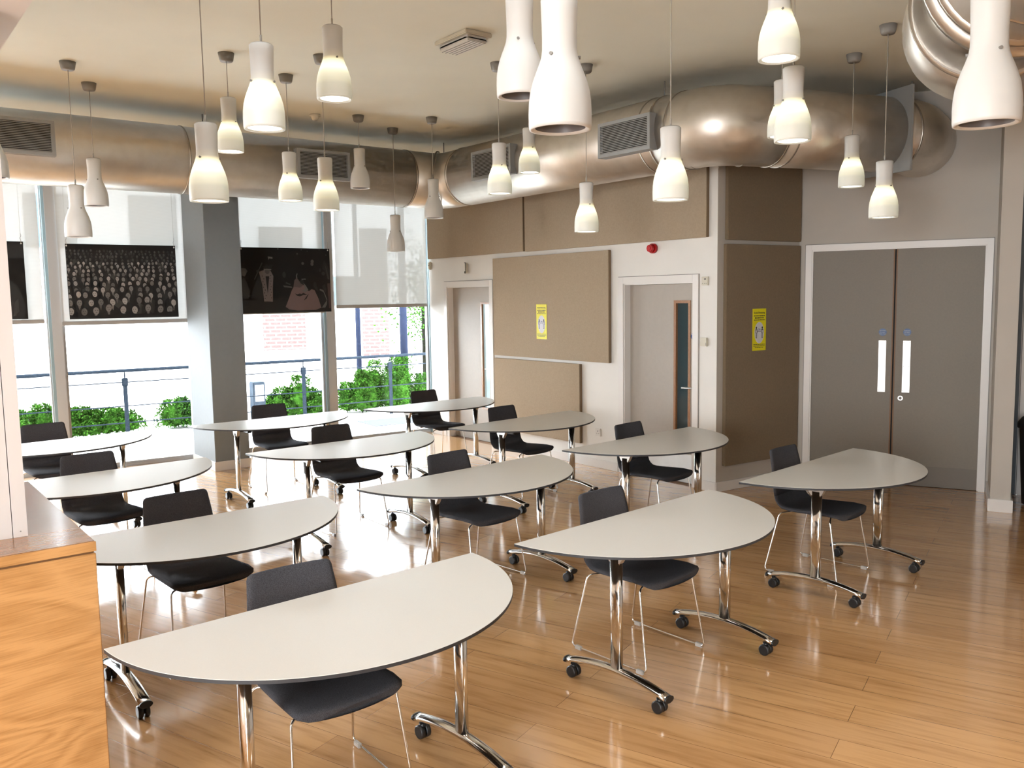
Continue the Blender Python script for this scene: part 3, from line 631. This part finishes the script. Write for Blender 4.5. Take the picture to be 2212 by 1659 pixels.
# second duct, large, top right near the camera
Z2 = 3.31; r2 = .372
duct2 = empty('overhead_duct', T(2.3, 4.0, Z2), 'large galvanised duct bend close to the camera at the top right', 'duct')
inv2 = Matrix.Translation((-2.3, -4.0, -Z2))
def L2(x, y): return inv2 @ Vector((x, y, Z2))
duct_section('duct_elbow', rounded([L2(4.5, 5.0), L2(2.55, 4.90), L2(2.36, 4.31)], .48, 12), r2+.004, duct2)
duct_section('duct_section', [L2(2.37, 4.37), L2(2.185, 3.77)], r2-.008, duct2, M['seam'], 'dull inner sleeve between the flanges')
duct_section('duct_elbow', rounded([L2(2.22, 3.88), L2(2.04, 3.20), L2(4.2, 2.75)], .50, 14), r2, duct2)
for p, t, ro, w in (((2.363, 4.335), (-.3, -1, 0), r2+.014, .007), ((2.19, 3.80), (-.28, -1, 0), r2+.040, .020), ((2.165, 3.70), (-.27, -1, 0), r2+.02, .013), ((2.115, 3.48), (-.2, -1, 0), r2+.006, .005), ((2.19, 3.27), (.35, -1, 0), r2+.006, .005), ((2.42, 3.13), (1, -.6, 0), r2+.006, .005)):
    bm = BM(); duct_ring(bm, L2(*p), t, r2-.02, ro, w); obj('seam_ring', bm, M['seam'], duct2)
for a, b in (((2.75, 4.7, H), (2.75, 4.7, Z2)), ((2.0, 3.7, H), (2.0, 3.7, Z2+.2))):
    bm = BM(); tube(bm, [inv2 @ Vector(a), inv2 @ Vector(b)], .004, 8); obj('hanger_wire', bm, M['steel'], duct2)

# ------------------------------------------------------------------ pendant lamps
def shade_profile():
    # (radius, z) from the bottom rim up; z = 0 at the bottom
    return [(.098, 0), (.0995, .012), (.1, .05), (.0985, .085), (.094, .118), (.086, .148), (.076, .175), (.066, .200), (.0585, .222), (.055, .245), (.0545, .28), (.0555, .32), (.057, .36), (.058, .395)]
def make_lamp(x, y, zb, lit, label):
    r = empty('pendant_lamp', T(x, y, zb), label, 'pendant lamp', 'white glass bottle-shaped pendants')
    return r
def lamp_parts(r, lit, zb, rot):
    bm = BM(); lathe(bm, [(.080, .006), (.090, .0)] + shade_profile() + [(.054, .398)], 40); s = obj('lamp_shade', bm, M['lit'] if lit else M['shade'], r)
    bm = BM(); lathe(bm, [(.080, .006), (.082, .05), (.074, .12), (.05, .19), (.0, .20)] if not lit else [(.080, .006), (.0, .010)], 40); o = obj('light_opening' if lit else 'inner_reflector', bm, M['glow'] if lit else M['inner'], r)
    bm = BM(); lathe(bm, [(.0, .402), (.05, .402), (.054, .398), (.054, .392)], 32); obj('top_cap', bm, M['cap'], r)
    for k in range(3):
        a = rot+k*2*math.pi/3; bm = BM(); tube(bm, [(.054*math.cos(a), .054*math.sin(a), .222), (.066*math.cos(a), .066*math.sin(a), .222)], .0055, 12); obj('fixing_screw', bm, M['rose'], s)
def lamp_hang(r, zb):
    t = H-zb
    bm = BM(); tube(bm, [(0, 0, .40), (0, 0, .445)], .0055, 8); tube(bm, [(0, 0, .44), (0, 0, t-.05)], .0032, 8); obj('cord', bm, M['cord'], r)
    bm = BM(); lathe(bm, [(0, t-.062), (.044, t-.062), (.050, t-.052), (.060, t), (0, t)], 28); obj('ceiling_rose', bm, M['rose'], r)
lamps = [
 ((-3.402, 6.905), 2.44, 0, 'unlit pendant low in front of the crowd poster blind, front one of the left pair'),
 ((-3.555, 7.56), 2.75, 0, 'unlit pendant just behind and above the front one of the left pair'),
 ((-1.578, 4.625), 2.44, 1, 'large lit pendant hanging low over the pillar top'),
 ((-2.120, 6.74), 3.05, 1, 'lit pendant high beside the duct, left of the biggest lit one over the windows'),
 ((-1.19, 4.33), 2.75, 1, 'biggest lit pendant on the left half, high over the pillar'),
 ((-1.840, 7.40), 2.75, 1, 'lit pendant directly left of the duct grille above the stage-scene poster'),
 ((-1.425, 6.84), 2.61, 1, 'lit pendant directly right of that duct grille, hanging over the mullion'),
 ((-.985, 5.06), 3.05, 1, 'lit pendant near the top centre-left, above the duct grille'),
 ((-1.525, 9.03), 3.05, 0, 'small unlit pendant against the duct right of the stage-scene poster grille'),
 ((-1.267, 9.72), 2.44, 0, 'smallest and lowest unlit pendant, before the corner window blind'),
 ((-.79, 9.18), 2.75, 0, 'small unlit pendant at the bend of the duct by the window corner'),
 ((-.075, 7.13), 2.75, 1, 'lit pendant in front of the grille above the left single door'),
 ((.19, 8.10), 3.05, 1, 'small lit pendant high below the two big unlit pendants'),
 ((.637, 7.23), 2.44, 1, 'lit pendant low before the long beige panel, left of the red sounder'),
 ((.905, 4.92), 2.44, 1, 'lit pendant hanging alone on a long cord above the red sounder'),
 ((2.69, 6.30), 2.44, 1, 'lit pendant before the double doors, lower of the right pair'),
 ((2.742, 7.04), 2.75, 1, 'lit pendant under the duct by the double doors, upper of the right pair'),
 ((1.58, 4.91), 2.75, 1, 'lit pendant overlapping another one in front of the duct bend'),
 ((2.00, 6.47), 3.05, 1, 'lit pendant half hidden behind another one at the duct bend'),
 ((1.33, 4.36), 3.05, 1, 'large lit pendant at the top edge above the duct bend'),
 ((.166, 2.81), 2.44, 0, 'largest unlit pendant at the top centre, nearest the camera'),
 ((.055, 3.73), 2.75, 0, 'large unlit pendant at the top edge, half behind the largest one'),
 ((1.53, 2.83), 2.44, 0, 'large unlit pendant at the top right before the near duct bend'),
 ((-3.40, 5.80), 2.75, 0, 'unlit pendant cut off by the left edge before the first grille'),
]
random.seed(3); proto = {}
for (x, y), zb, lit, lab in lamps:
    key = (lit, round(zb, 2)); rot = random.uniform(0, 2*math.pi)
    mw = T(x, y, zb)
    if key in proto:
        dup(proto[key], mw @ Matrix.Rotation(rot, 4, 'Z'), lab)
    else:
        r = make_lamp(x, y, zb, lit, lab); lamp_parts(r, lit, zb, 0); lamp_hang(r, zb); r.matrix_basis = mw @ Matrix.Rotation(rot, 4, 'Z'); proto[key] = r
# ceiling fittings
e = empty('emergency_light', frame(-.315, 6.44, -52, H), 'rectangular ribbed emergency light on the ceiling', 'ceiling light')
bm = BM(); box(bm, -.20, .20, -.115, .115, -.03, 0, bev=.006); obj('base', bm, M['cream'], e)
bm = BM(); box(bm, -.19, .19, -.10, .10, -.07, -.03, bev=.02); obj('diffuser', bm, M['whitep'], e)
bm = BM()
for i in range(5): box(bm, -.185, .185, -.06+i*.03, -.055+i*.03, -.073, -.07)
obj('ribs', bm, M['rose'], e)
e = empty('smoke_detector', T(-1.947, 8.95, H), 'small round cream smoke detector on the ceiling over the duct', 'detector')
bm = BM(); lathe(bm, [(0, -.02), (.055, -.02), (.055, 0), (0, 0)], 28); obj('base', bm, M['cream'], e)
bm = BM(); lathe(bm, [(0, -.055), (.025, -.055), (.035, -.04), (.04, -.02)], 28); obj('sensor_head', bm, M['cream'], e)

# ------------------------------------------------------------------ tables
TH = .746; TT = .0135
def arc_pts(a, c, n=64, inset=0):
    Rr = math.hypot(a, c); th = math.atan2(c, a)  # arc centre at (0, +c)
    out = []
    for i in range(n+1):
        ang = math.pi+th + (math.pi-2*th)*i/n
        out.append(((Rr-inset)*math.cos(ang), c+(Rr-inset)*math.sin(ang)))
    return out
def make_table():
    r = empty('half_round_table', T(0, 0, 0), 'x', 'table', 'half-round folding tables with castors')
    bm = BM(); pts = arc_pts(.8, .016); low = arc_pts(.8, .016, inset=.003)
    prism(bm, pts, TH-TT, TH-.0012, 1); top = [bm.verts.new((x*.9985, y*.9985+(-.0006 if abs(y) < .01 else 0), TH)) for x, y in pts]
    side = [bm.verts.new((x, y, TH-.0012)) for x, y in pts]; n = len(pts)
    f = bm.faces.new(top); f.material_index = 0
    for i in range(n): f = bm.faces.new((side[i], side[(i+1) % n], top[(i+1) % n], top[i])); f.material_index = 0
    t = obj('table_top', bm, [M['laminate'], M['edge']], r); t['label'] = 'half-round pale grey laminate top with a dark edge'
    bm = BM(); box(bm, -.44, .44, -.36, -.325, TH-TT-.045, TH-TT, bev=.003); box(bm, -.44, .44, -.19, -.165, TH-TT-.03, TH-TT); obj('under_rail', bm, M['black'], r)
    for s in (-1, 1):
        x = s*.458
        # oval post
        bm = BM(); n = 24
        def sec(z, wx, wy, yc=-.343): return [(x+wx*math.copysign(abs(math.cos(a))**.5, math.cos(a)), yc+wy*math.sin(a), z) for a in [2*math.pi*k/n for k in range(n)]]
        ring_loft(bm, [sec(.118, .019, .032), sec(.68, .019, .032)])
        obj('leg', bm, M['chrome'], r)
        bm = BM()
        for xx in (x-.012,):
            v = [(-.311, .655), (-.375, .655), (-.385, .67), (-.415, TH-TT), (-.27, TH-TT), (-.30, .67)]
            ring_loft(bm, [[(x-.015, y, z) for y, z in v], [(x+.015, y, z) for y, z in v]], smooth=False)
        obj('leg_bracket', bm, M['steel'], r)
        bm = BM(); box(bm, x-s*.02-(.13 if s > 0 else 0), x-s*.02+(.13 if s < 0 else 0), -.32, -.26, TH-TT-.04, TH-TT-.002, bev=.004); box(bm, x-s*.10-.02, x-s*.10+.02, -.42, -.30, TH-TT-.055, TH-TT-.03, bev=.004); obj('folding_catch', bm, M['black'], r)
        # arched foot
        zf = lambda y: .122-.040*((y+.335)/.31)**2
        pts = [(x, -.02-.63*i/14, zf(-.02-.63*i/14)) for i in range(15)]
        bm = BM(); tube(bm, pts, .0155, 20, rx=.029); ft = obj('foot', bm, M['chrome'], r)
        for yy, dd in ((-.02, .008), (-.65, -.008)):
            bm = BM(); tube(bm, [(x, yy-dd*.3, zf(yy)), (x, yy+dd, zf(yy))], .0165, 20, rx=.030); obj('foot_cap', bm, M['black'], ft)
        for yy in (-.06, -.60):
            bm = BM()
            for q in (-1, 1):
                n2 = 20; xx = x+q*.0145; ring_loft(bm, [[(xx+dx, yy+rr*math.cos(2*math.pi*k/n2), .0305+rr*math.sin(2*math.pi*k/n2)) for k in range(n2)] for dx, rr in ((-.0115, .025), (-.009, .030), (.009, .030), (.0115, .025))])
            box(bm, x-.005, x+.005, yy-.012, yy+.012, .02, .055)
            tube(bm, [(x, yy, .04), (x, yy, .068)], .016, 14); tube(bm, [(x, yy, .06), (x, yy, zf(yy)-.006)], .006, 10)
            obj('castor', bm, M['black'], r)
    return r
tabs = {'T1': [-0.799, 3.359, 0.716], 'T2': [0.585, 4.559, 0.747], 'T3': [1.982, 5.854, 0.768], 'T4': [-1.764, 4.594, 0.689], 'T5': [-0.383, 5.806, 0.74], 'T6': [0.972, 7.056, 0.728], 'T11': [-2.939, 5.931, 0.704], 'T7': [-1.446, 7.094, 0.677], 'T10': [0.006, 8.279, 0.745], 'T12': [-3.983, 7.397, 0.742], 'T8': [-2.456, 8.61, 0.666], 'T9': [-0.992, 9.703, 0.71]}
tlab = {'T1': 'half-round table nearest the camera, tip touching the oak counter', 'T2': 'half-round table in the middle of the front row, over bare planks', 'T3': 'half-round table at the right end of the front row, before the double doors',
 'T4': 'half-round table just behind the oak counter corner, left end of the second row', 'T5': 'half-round table at the centre of the second row', 'T6': 'half-round table at the right end of the second row, before the second single door',
 'T11': 'half-round table behind the oak counter, left end of the third row', 'T7': 'half-round table in the middle of the third row, right of the pillar foot', 'T10': 'half-round table at the right end of the third row, before the low beige panel',
 'T12': 'half-round table at the left end of the back row, under the crowd poster', 'T8': 'half-round table in the middle of the back row, crossing in front of the pillar', 'T9': 'half-round table at the right end of the back row, by the left single door'}
proto_t = make_table(); first = True
for k, (x, y, r) in tabs.items():
    mw = Matrix.Translation((x, y, 0)) @ Matrix.Rotation(r, 4, 'Z')
    if first: proto_t.matrix_basis = mw; proto_t['label'] = tlab[k]; first = False
    else: dup(proto_t, mw, tlab[k])

# ------------------------------------------------------------------ chairs
def shell(bm, rows, th, n=20):
    # rows: (y, z, halfwidth, normal(y,z), bow_y, crown)
    top, bot = [], []
    for (y, z, w, ny, nz, bow, cup) in rows:
        a, b = [], []
        for i in range(n+1):
            u = -1+2*i/n; e = math.sqrt(max(0, 1-abs(u)**7)); x = w*u
            k = cup*(u*u); h = th*.5*(.35+.65*e)
            yy = y+bow*(1-u*u)+ny*k; zz = z+nz*k
            a.append((x, yy+ny*h, zz+nz*h)); b.append((x, yy-ny*h, zz-nz*h))
        top.append(a); bot.append(b)
    rings = [t+bb[::-1] for t, bb in zip(top, bot)]
    ring_loft(bm, rings)
def make_chair():
    r = empty('sled_chair', T(0, 0, 0), 'x', 'chair', 'charcoal fabric chairs with wire sled legs')
    # forward is -y
    prof = [(-.243, .436, .196), (-.236, .444, .214), (-.222, .450, .222), (-.15, .454, .226), (-.05, .450, .222), (.05, .445, .216), (.12, .444, .212), (.165, .450, .209), (.195, .465, .207), (.215, .49, .206), (.226, .525, .206), (.233, .56, .205), (.244, .64, .200), (.258, .72, .192), (.274, .79, .184), (.279, .81, .182), (.283, .824, .176), (.285, .832, .162)]
    rows = []
    for i, (y, z, w) in enumerate(prof):
        a = prof[max(i-1, 0)]; b = prof[min(i+1, len(prof)-1)]; ty, tz = b[0]-a[0], b[1]-a[1]; l = math.hypot(ty, tz); ty /= l; tz /= l
        ny, nz = -tz, ty
        if i < 3: ny, nz = 0, 1
        bow = -.022*max(0, 1-(i/5)) if i < 5 else (.012 if i > 11 else 0)
        rows.append((y, z, w, ny, nz, bow, .006 if i < 8 else .010))
    bm = BM(); shell(bm, rows[:11], .03); obj('seat', bm, M['fabric'], r)
    bm = BM(); shell(bm, rows[10:], .028); obj('backrest', bm, M['fabric'], r)
    for s in (-1, 1):
        bm = BM()
        p = [(s*.06, -.12, .427), (s*.165, -.165, .427), (s*.215, -.185, .418), (s*.245, -.255, .012), (s*.252, .262, .012), (s*.215, .175, .418), (s*.15, .13, .422), (s*.05, .12, .424)]
        tube(bm, rounded(p, .03, 6), .0052, 10); obj('leg_loop', bm, M['chrome'], r)
        for yy in (-.215, .215):
            bm = BM(); box(bm, s*.249-.009, s*.249+.009, yy-.022, yy+.022, 0, .022, bev=.003); obj('glide', bm, M['clear'], r)
    bm = BM(); box(bm, -.10, .10, -.13, .13, .424, .434, bev=.003); obj('under_seat_plate', bm, M['black'], r)
    return r
chairs = {'T1': (-.055, .135, -3), 'T2': (.05, .07, -1), 'T3': (.045, .11, 0), 'T4': (.035, -.01, 2), 'T5': (.085, .07, 2), 'T6': (.16, .12, 3), 'T11': (.06, -.02, 2), 'T7': (.095, -.06, 0), 'T10': (.10, .0, 2), 'T12': (.05, -.22, 0), 'T8': (.15, -.10, -2), 'T9': (.25, -.10, 2)}
clab = {'T1': 'charcoal chair tucked under the table nearest the camera', 'T2': 'charcoal chair at the middle table of the front row', 'T3': 'charcoal chair at the right-end table before the double doors',
 'T4': 'charcoal chair at the table just behind the oak counter corner', 'T5': 'charcoal chair at the centre table of the second row', 'T6': 'charcoal chair before the second single door, at the second row right-end table',
 'T11': 'charcoal chair at the third row table partly behind the oak counter', 'T7': 'charcoal chair at the middle table of the third row', 'T10': 'charcoal chair before the low beige panel, at the third row right-end table',
 'T12': 'charcoal chair at the farthest left table under the crowd poster', 'T8': 'charcoal chair just right of the pillar at the middle table of the back row', 'T9': 'charcoal chair before the corner window, farthest of all the chairs'}
proto_c = make_chair(); first = True
for k, (cx, cy, rr) in chairs.items():
    x, y, r = tabs[k]
    mw = Matrix.Translation((x, y, 0)) @ Matrix.Rotation(r, 4, 'Z') @ T(cx, -cy, 0) @ Matrix.Rotation(R(rr), 4, 'Z')
    if first: proto_c.matrix_basis = mw; proto_c['label'] = clab[k]; first = False
    else: dup(proto_c, mw, clab[k])

# ------------------------------------------------------------------ counter, white box, soffit
FK = frame(-1.447, 2.915, 38)
ct = empty('oak_counter', FK, 'high oak counter with a polished top at the left edge', 'counter')
bxobj('counter_top', (-2.2, 0, 0, 1.30, 1.064, 1.10), [M['oaktop']], ct, bev=.003)
bxobj('front_edge', (-2.2, .001, -.004, .001, 1.065, 1.099), M['oak'], ct, bev=.001)
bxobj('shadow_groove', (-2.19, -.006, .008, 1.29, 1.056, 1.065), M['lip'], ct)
bxobj('front_panel', (-2.2, 0, .002, .03, 0, 1.056), M['oak'], ct, bev=.002)
bxobj('side_panel', (-.03, 0, .03, 1.30, 0, 1.056), M['oak'], ct)
bxobj('back_panel', (-2.2, -.03, 1.27, 1.30, 0, 1.056), M['oak'], ct)
wb = empty('white_cabinet', FK @ T(-.169, .232, 1.10), 'tall white boxed cabinet standing on the oak counter at the left edge', 'cabinet')
bxobj('cabinet_side', (-.045, 0, 0, .55, 0, 1.80), M['whitebox'], wb)
bxobj('cabinet_front', (-.9, -.0475, .002, .55, 0, 1.80), M['whitebox'], wb)
bm = BM(); cyl_y(bm, -.022, .02, .0025, 0, -.001, 10); obj('screw_dot', bm, M['rose'], wb)
bm = BM(); box(bm, -3.5, -.065, -1.2, 3.6, 2.905, H)
tag(obj('ceiling_soffit', bm, M['soffit'], mw=FK), 'pinkish white lowered ceiling soffit at the top left corner', 'soffit', kind='structure')

# ------------------------------------------------------------------ bin
b = empty('waste_bin', FD @ T(2.16, -.42, 0), 'black waste bin in the dark alcove at the right edge', 'bin')
bm = BM(); lathe(bm, [(0, .02), (.15, .02), (.19, .70), (0, .70)], 32); obj('bin_body', bm, M['black'], b)
bm = BM(); lathe(bm, [(0, .70), (.205, .70), (.205, .74), (.17, .79), (.06, .83), (0, .835)], 32); obj('bin_lid', bm, M['black'], b)
bm = BM()
for k in range(4): a = k*math.pi/2+.4; box(bm, .12*math.cos(a)-.015, .12*math.cos(a)+.015, .12*math.sin(a)-.015, .12*math.sin(a)+.015, 0, .025)
obj('bin_feet', bm, M['black'], b)

# ------------------------------------------------------------------ outside
bm = BM(); box(bm, -22, 22, .10, 34, -.12, -.02); tag(obj('ground', bm, M['pave'], mw=FA), 'pale overexposed paving outside the windows', 'ground', kind='structure')
FR = frame(-5.49, 12.20, 34)   # railing line
rl = empty('railing', FR, 'grey metal railing with wires outside the windows', 'railing')
bm = BM(); tube(bm, [(-4, 0, .965), (9, 0, .965)], .024, 12); obj('handrail', bm, M['rail'], rl)
for z in (.80, .46, .22):
    bm = BM(); tube(bm, [(-4, 0, z), (9, 0, z)], .009, 6); obj('rail_wire', bm, M['rail'], rl)
for x in (-2.63, 0, 2.63, 4.15, 6.8):
    bm = BM(); box(bm, x-.028, x+.028, -.012, .012, -.02, .84, bev=.003); tube(bm, [(x, 0, .83), (x, 0, .95)], .009, 8); box(bm, x-.04, x+.04, -.02, .02, .74, .86, bev=.008); obj('rail_post', bm, M['rail'], rl)
def hedge(x0, x1, y0, y1, h, n, seed, label):
    random.seed(seed); bm = BM(); blobs = []
    nb = max(5, int((x1-x0)*7.5))
    for i in range(nb): 
        bx_ = x0+(x1-x0)*(i+random.uniform(.2, .8))/nb; blobs.append((bx_, random.uniform(y0, y1), random.uniform(.14, .24), h*random.uniform(.62, 1)*(1-.45*abs((bx_-(x0+x1)/2)/((x1-x0)/2))**3)))
    for _ in range(n*2):
        cx, cy, br, bh = random.choice(blobs); a = random.uniform(0, 6.28); el = random.uniform(-.3, 1.5)
        z = random.uniform(.02, 1)**.8*bh; rr = br*(1.15-.7*(z/bh)**2)*random.uniform(.6, 1.25)
        p = Vector((cx+rr*math.cos(a), cy+rr*math.sin(a), z)); s = random.uniform(.022, .045)
        d1 = Vector((random.gauss(0, 1), random.gauss(0, 1), random.gauss(0, 1)+.5)).normalized(); d2 = d1.cross(Vector((random.gauss(0, 1), random.gauss(0, 1), random.gauss(0, 1)))).normalized()
        vs = [bm.verts.new(q) for q in (p, p+d1*s*.5+d2*s*.35, p+d1*s*1.1, p+d1*s*.5-d2*s*.35)]; bm.faces.new(vs)
    o = empty('hedge', FR, label, 'hedge', 'clipped green hedges behind the railing')
    for cx, cy, br, bh in blobs:
        lathe(bm, [(.01, .0), (br*.8, bh*.12), (br*.85, bh*.4), (br*.6, bh*.68), (.01, bh*.82)], 9, cx, cy)
    obj('foliage', bm, M['leaf'], o)
    bm = BM()
    for cx, cy, br, bh in blobs: tube(bm, [(cx, cy, -.02), (cx+.03, cy, bh*.6)], .008, 5)
    obj('stems', bm, M['stem'], o)
hedge(-1.55, .15, .40, .85, .60, 9000, 1, 'low green hedge under the crowd poster, left of the pillar')
hedge(.72, 1.70, .42, .85, .58, 6500, 5, 'low green hedge directly left of the pillar')
hedge(2.30, 3.15, .42, .9, .68, 4500, 2, 'sparse green hedge just right of the pillar behind the railing')
hedge(3.60, 5.3, .42, .9, .93, 11000, 3, 'tallest green hedge outside the corner window')
ub = empty('utility_box', FR @ T(1.98, .20, 0), 'pale blue utility cabinet outside right of the pillar', 'utility box')
bxobj('cabinet_body', (-.13, .06, -.1, .1, -.02, .66), M['boxgrey'], ub, bev=.01); bxobj('cabinet_door', (-.105, .035, -.106, -.1, .36, .62), M['frame'], ub, bev=.004)
bxobj('ground_grate', (3.3, 4.3, -1.2, -.5, -.019, -.012), M['grit'], mw=FR); g_ = bpy.data.objects['ground_grate']; tag(g_, 'grey metal floor grate outside the corner window', 'grate')
FH = frame(-6.5, 25, 20)
bd = empty('building', FH, 'pale building with brick panels across the street', 'building')
bxobj('facade', (-16, 14, 0, 4, 0, 5.4), M['render'], bd)
for a, b_, z0, z1 in ((-.65, .55, .5, 4.0), (2.2, 3.0, .2, 4.0), (4.2, 10.5, .0, 1.0), (-15, -10, 3.2, 5.2)): bxobj('brick_panel', (a, b_, -.06, 0, z0, z1), M['brick'], bd)
for x in (-11.5, -9, -6.5, -4, 5.5, 7.8): bxobj('window', (x, x+1.2, -.05, 0, 3.4, 4.8), M['tint'], bd)
for x in (-11, -8, -5, 1.2, 4, 6.4): bxobj('window', (x, x+1.1, -.05, 0, 1.75, 2.6), M['tint'], bd)
bxobj('timber_door', (-8.6, -7.3, -.06, 0, .2, 1.2), M['orange'], bd); bxobj('roof_band', (-16, 14, -.3, 0, 5.3, 5.6), M['tint'], bd)
for x, y, w, h, nm, lb in ((-2.83, 16.0, .05, 4.5, 'street_pole', 'thin blue-grey pole outside the corner window, left one'), (-1.99, 16.0, .075, 4.5, 'street_pole', 'thicker dark blue pole outside the corner window, right one')):
    p = empty(nm, T(x, y, -.05), lb, 'pole', 'street poles outside'); bm = BM(); lathe(bm, [(0, 0), (w, 0), (w*.8, h), (0, h)], 16); obj('pole', bm, M['post_blue'], p)
    bm = BM(); lathe(bm, [(0, 0), (w*1.5, 0), (w*1.5, .3), (w, .34)], 16); obj('pole_base', bm, M['post_blue'], p)
random.seed(8); tr = empty('street_tree', T(-1.75, 17.5, 0), 'green tree at the right edge of the corner window', 'tree'); bm = BM()
for _ in range(2500):
    p = Vector((random.gauss(0, .35), random.gauss(0, .35), 2.1+random.gauss(0, .5))); s = .06
    d1 = Vector((random.gauss(0, 1), random.gauss(0, 1), random.gauss(0, 1))).normalized(); d2 = d1.orthogonal().normalized()
    bm.faces.new([bm.verts.new(q) for q in (p, p+d1*s*.5+d2*s*.4, p+d1*s, p+d1*s*.5-d2*s*.4)])
obj('foliage', bm, M['leaf'], tr); bm = BM(); tube(bm, [(0, 0, -.02), (0, 0, 1.9)], .06, 10); obj('trunk', bm, M['stem'], tr)

# ------------------------------------------------------------------ light
w = bpy.data.worlds.new('World'); bpy.context.scene.world = w; w.use_nodes = True
bg = w.node_tree.nodes['Background']; bg.inputs[0].default_value = (.90, .95, 1.0, 1); bg.inputs[1].default_value = 24
def area(name, loc, tgt, sx, sy, power, col, portal=False, spread=180):
    l = bpy.data.lights.new(name, 'AREA'); l.shape = 'RECTANGLE'; l.size = sx; l.size_y = sy; l.energy = power; l.color = col; l.spread = R(spread)
    if portal: l.cycles.is_portal = True
    o = bpy.data.objects.new(name, l); C.objects.link(o); o.location = loc
    d = (Vector(tgt)-Vector(loc)).normalized(); o.rotation_euler = d.to_track_quat('-Z', 'Y').to_euler(); return o
u = Vector((.829, .559, 0)); nrm = Vector((.559, -.829, 0))
pc = Vector((-1.15, 12.40, 1.75)) + u*(-3.3) - nrm*.12
area('window_portal', pc, pc+nrm, 6.6, 3.5, 1, (1, 1, 1), True)
area('rear_portal', (-3.85, -5.1, 1.75), (-3.85, 0, 1.75), 3.3, 2.5, 1, (1, 1, 1), True)
area('fill_light', (-.5, 3.2, 3.74), (-.5, 3.3, 0), 3.0, 2.4, 22, (.93, .98, 1), spread=110)  # unseen overhead fill, added to brighten the near tables
area('fill_light', (4.2, .6, 3.7), (2.6, 2.6, 0), 1.6, 1.6, 60, (1, .92, .80), spread=75)  # unseen warm fill, added for the right foreground floor
area('fill_light', (-3.2, -1.8, 2.6), (-1.6, 3.4, 1.2), 2.4, 2.0, 60, (1, .96, .92), spread=120)  # added fill standing in for unseen windows behind the camera, left

# ------------------------------------------------------------------ camera
f, pitch, roll, h = 1865.473, R(5.737253), R(-.896281), 1.914
cp, sp, cr, sr = math.cos(pitch), math.sin(pitch), math.cos(roll), math.sin(roll)
Fw = Vector((0, cp, -sp)); R0 = Vector((1, 0, 0)); U0 = Vector((0, sp, cp)); R2 = cr*R0+sr*U0; U2 = -sr*R0+cr*U0
cam = bpy.data.cameras.new('Camera'); co = bpy.data.objects.new('Camera', cam); C.objects.link(co)
cam.sensor_fit = 'HORIZONTAL'; cam.sensor_width = 36; cam.lens = f/2212*36; cam.clip_end = 200; cam.clip_start = .05
m = Matrix((R2, U2, -Fw)).transposed().to_4x4(); m.translation = Vector((0, 0, h)); co.matrix_world = m
sc = bpy.context.scene; sc.camera = co
sc.view_settings.view_transform = 'Standard'; sc.view_settings.look = 'None'; sc.view_settings.exposure = .2
sc.cycles.use_denoising = True; sc.cycles.max_bounces = 6; sc.cycles.diffuse_bounces = 4; sc.cycles.use_adaptive_sampling = True; sc.cycles.adaptive_threshold = .1; sc.cycles.adaptive_min_samples = 16; sc.cycles.transparent_max_bounces = 12
sc.cycles.sample_clamp_indirect = 8; sc.cycles.caustics_reflective = False; sc.cycles.caustics_refractive = False
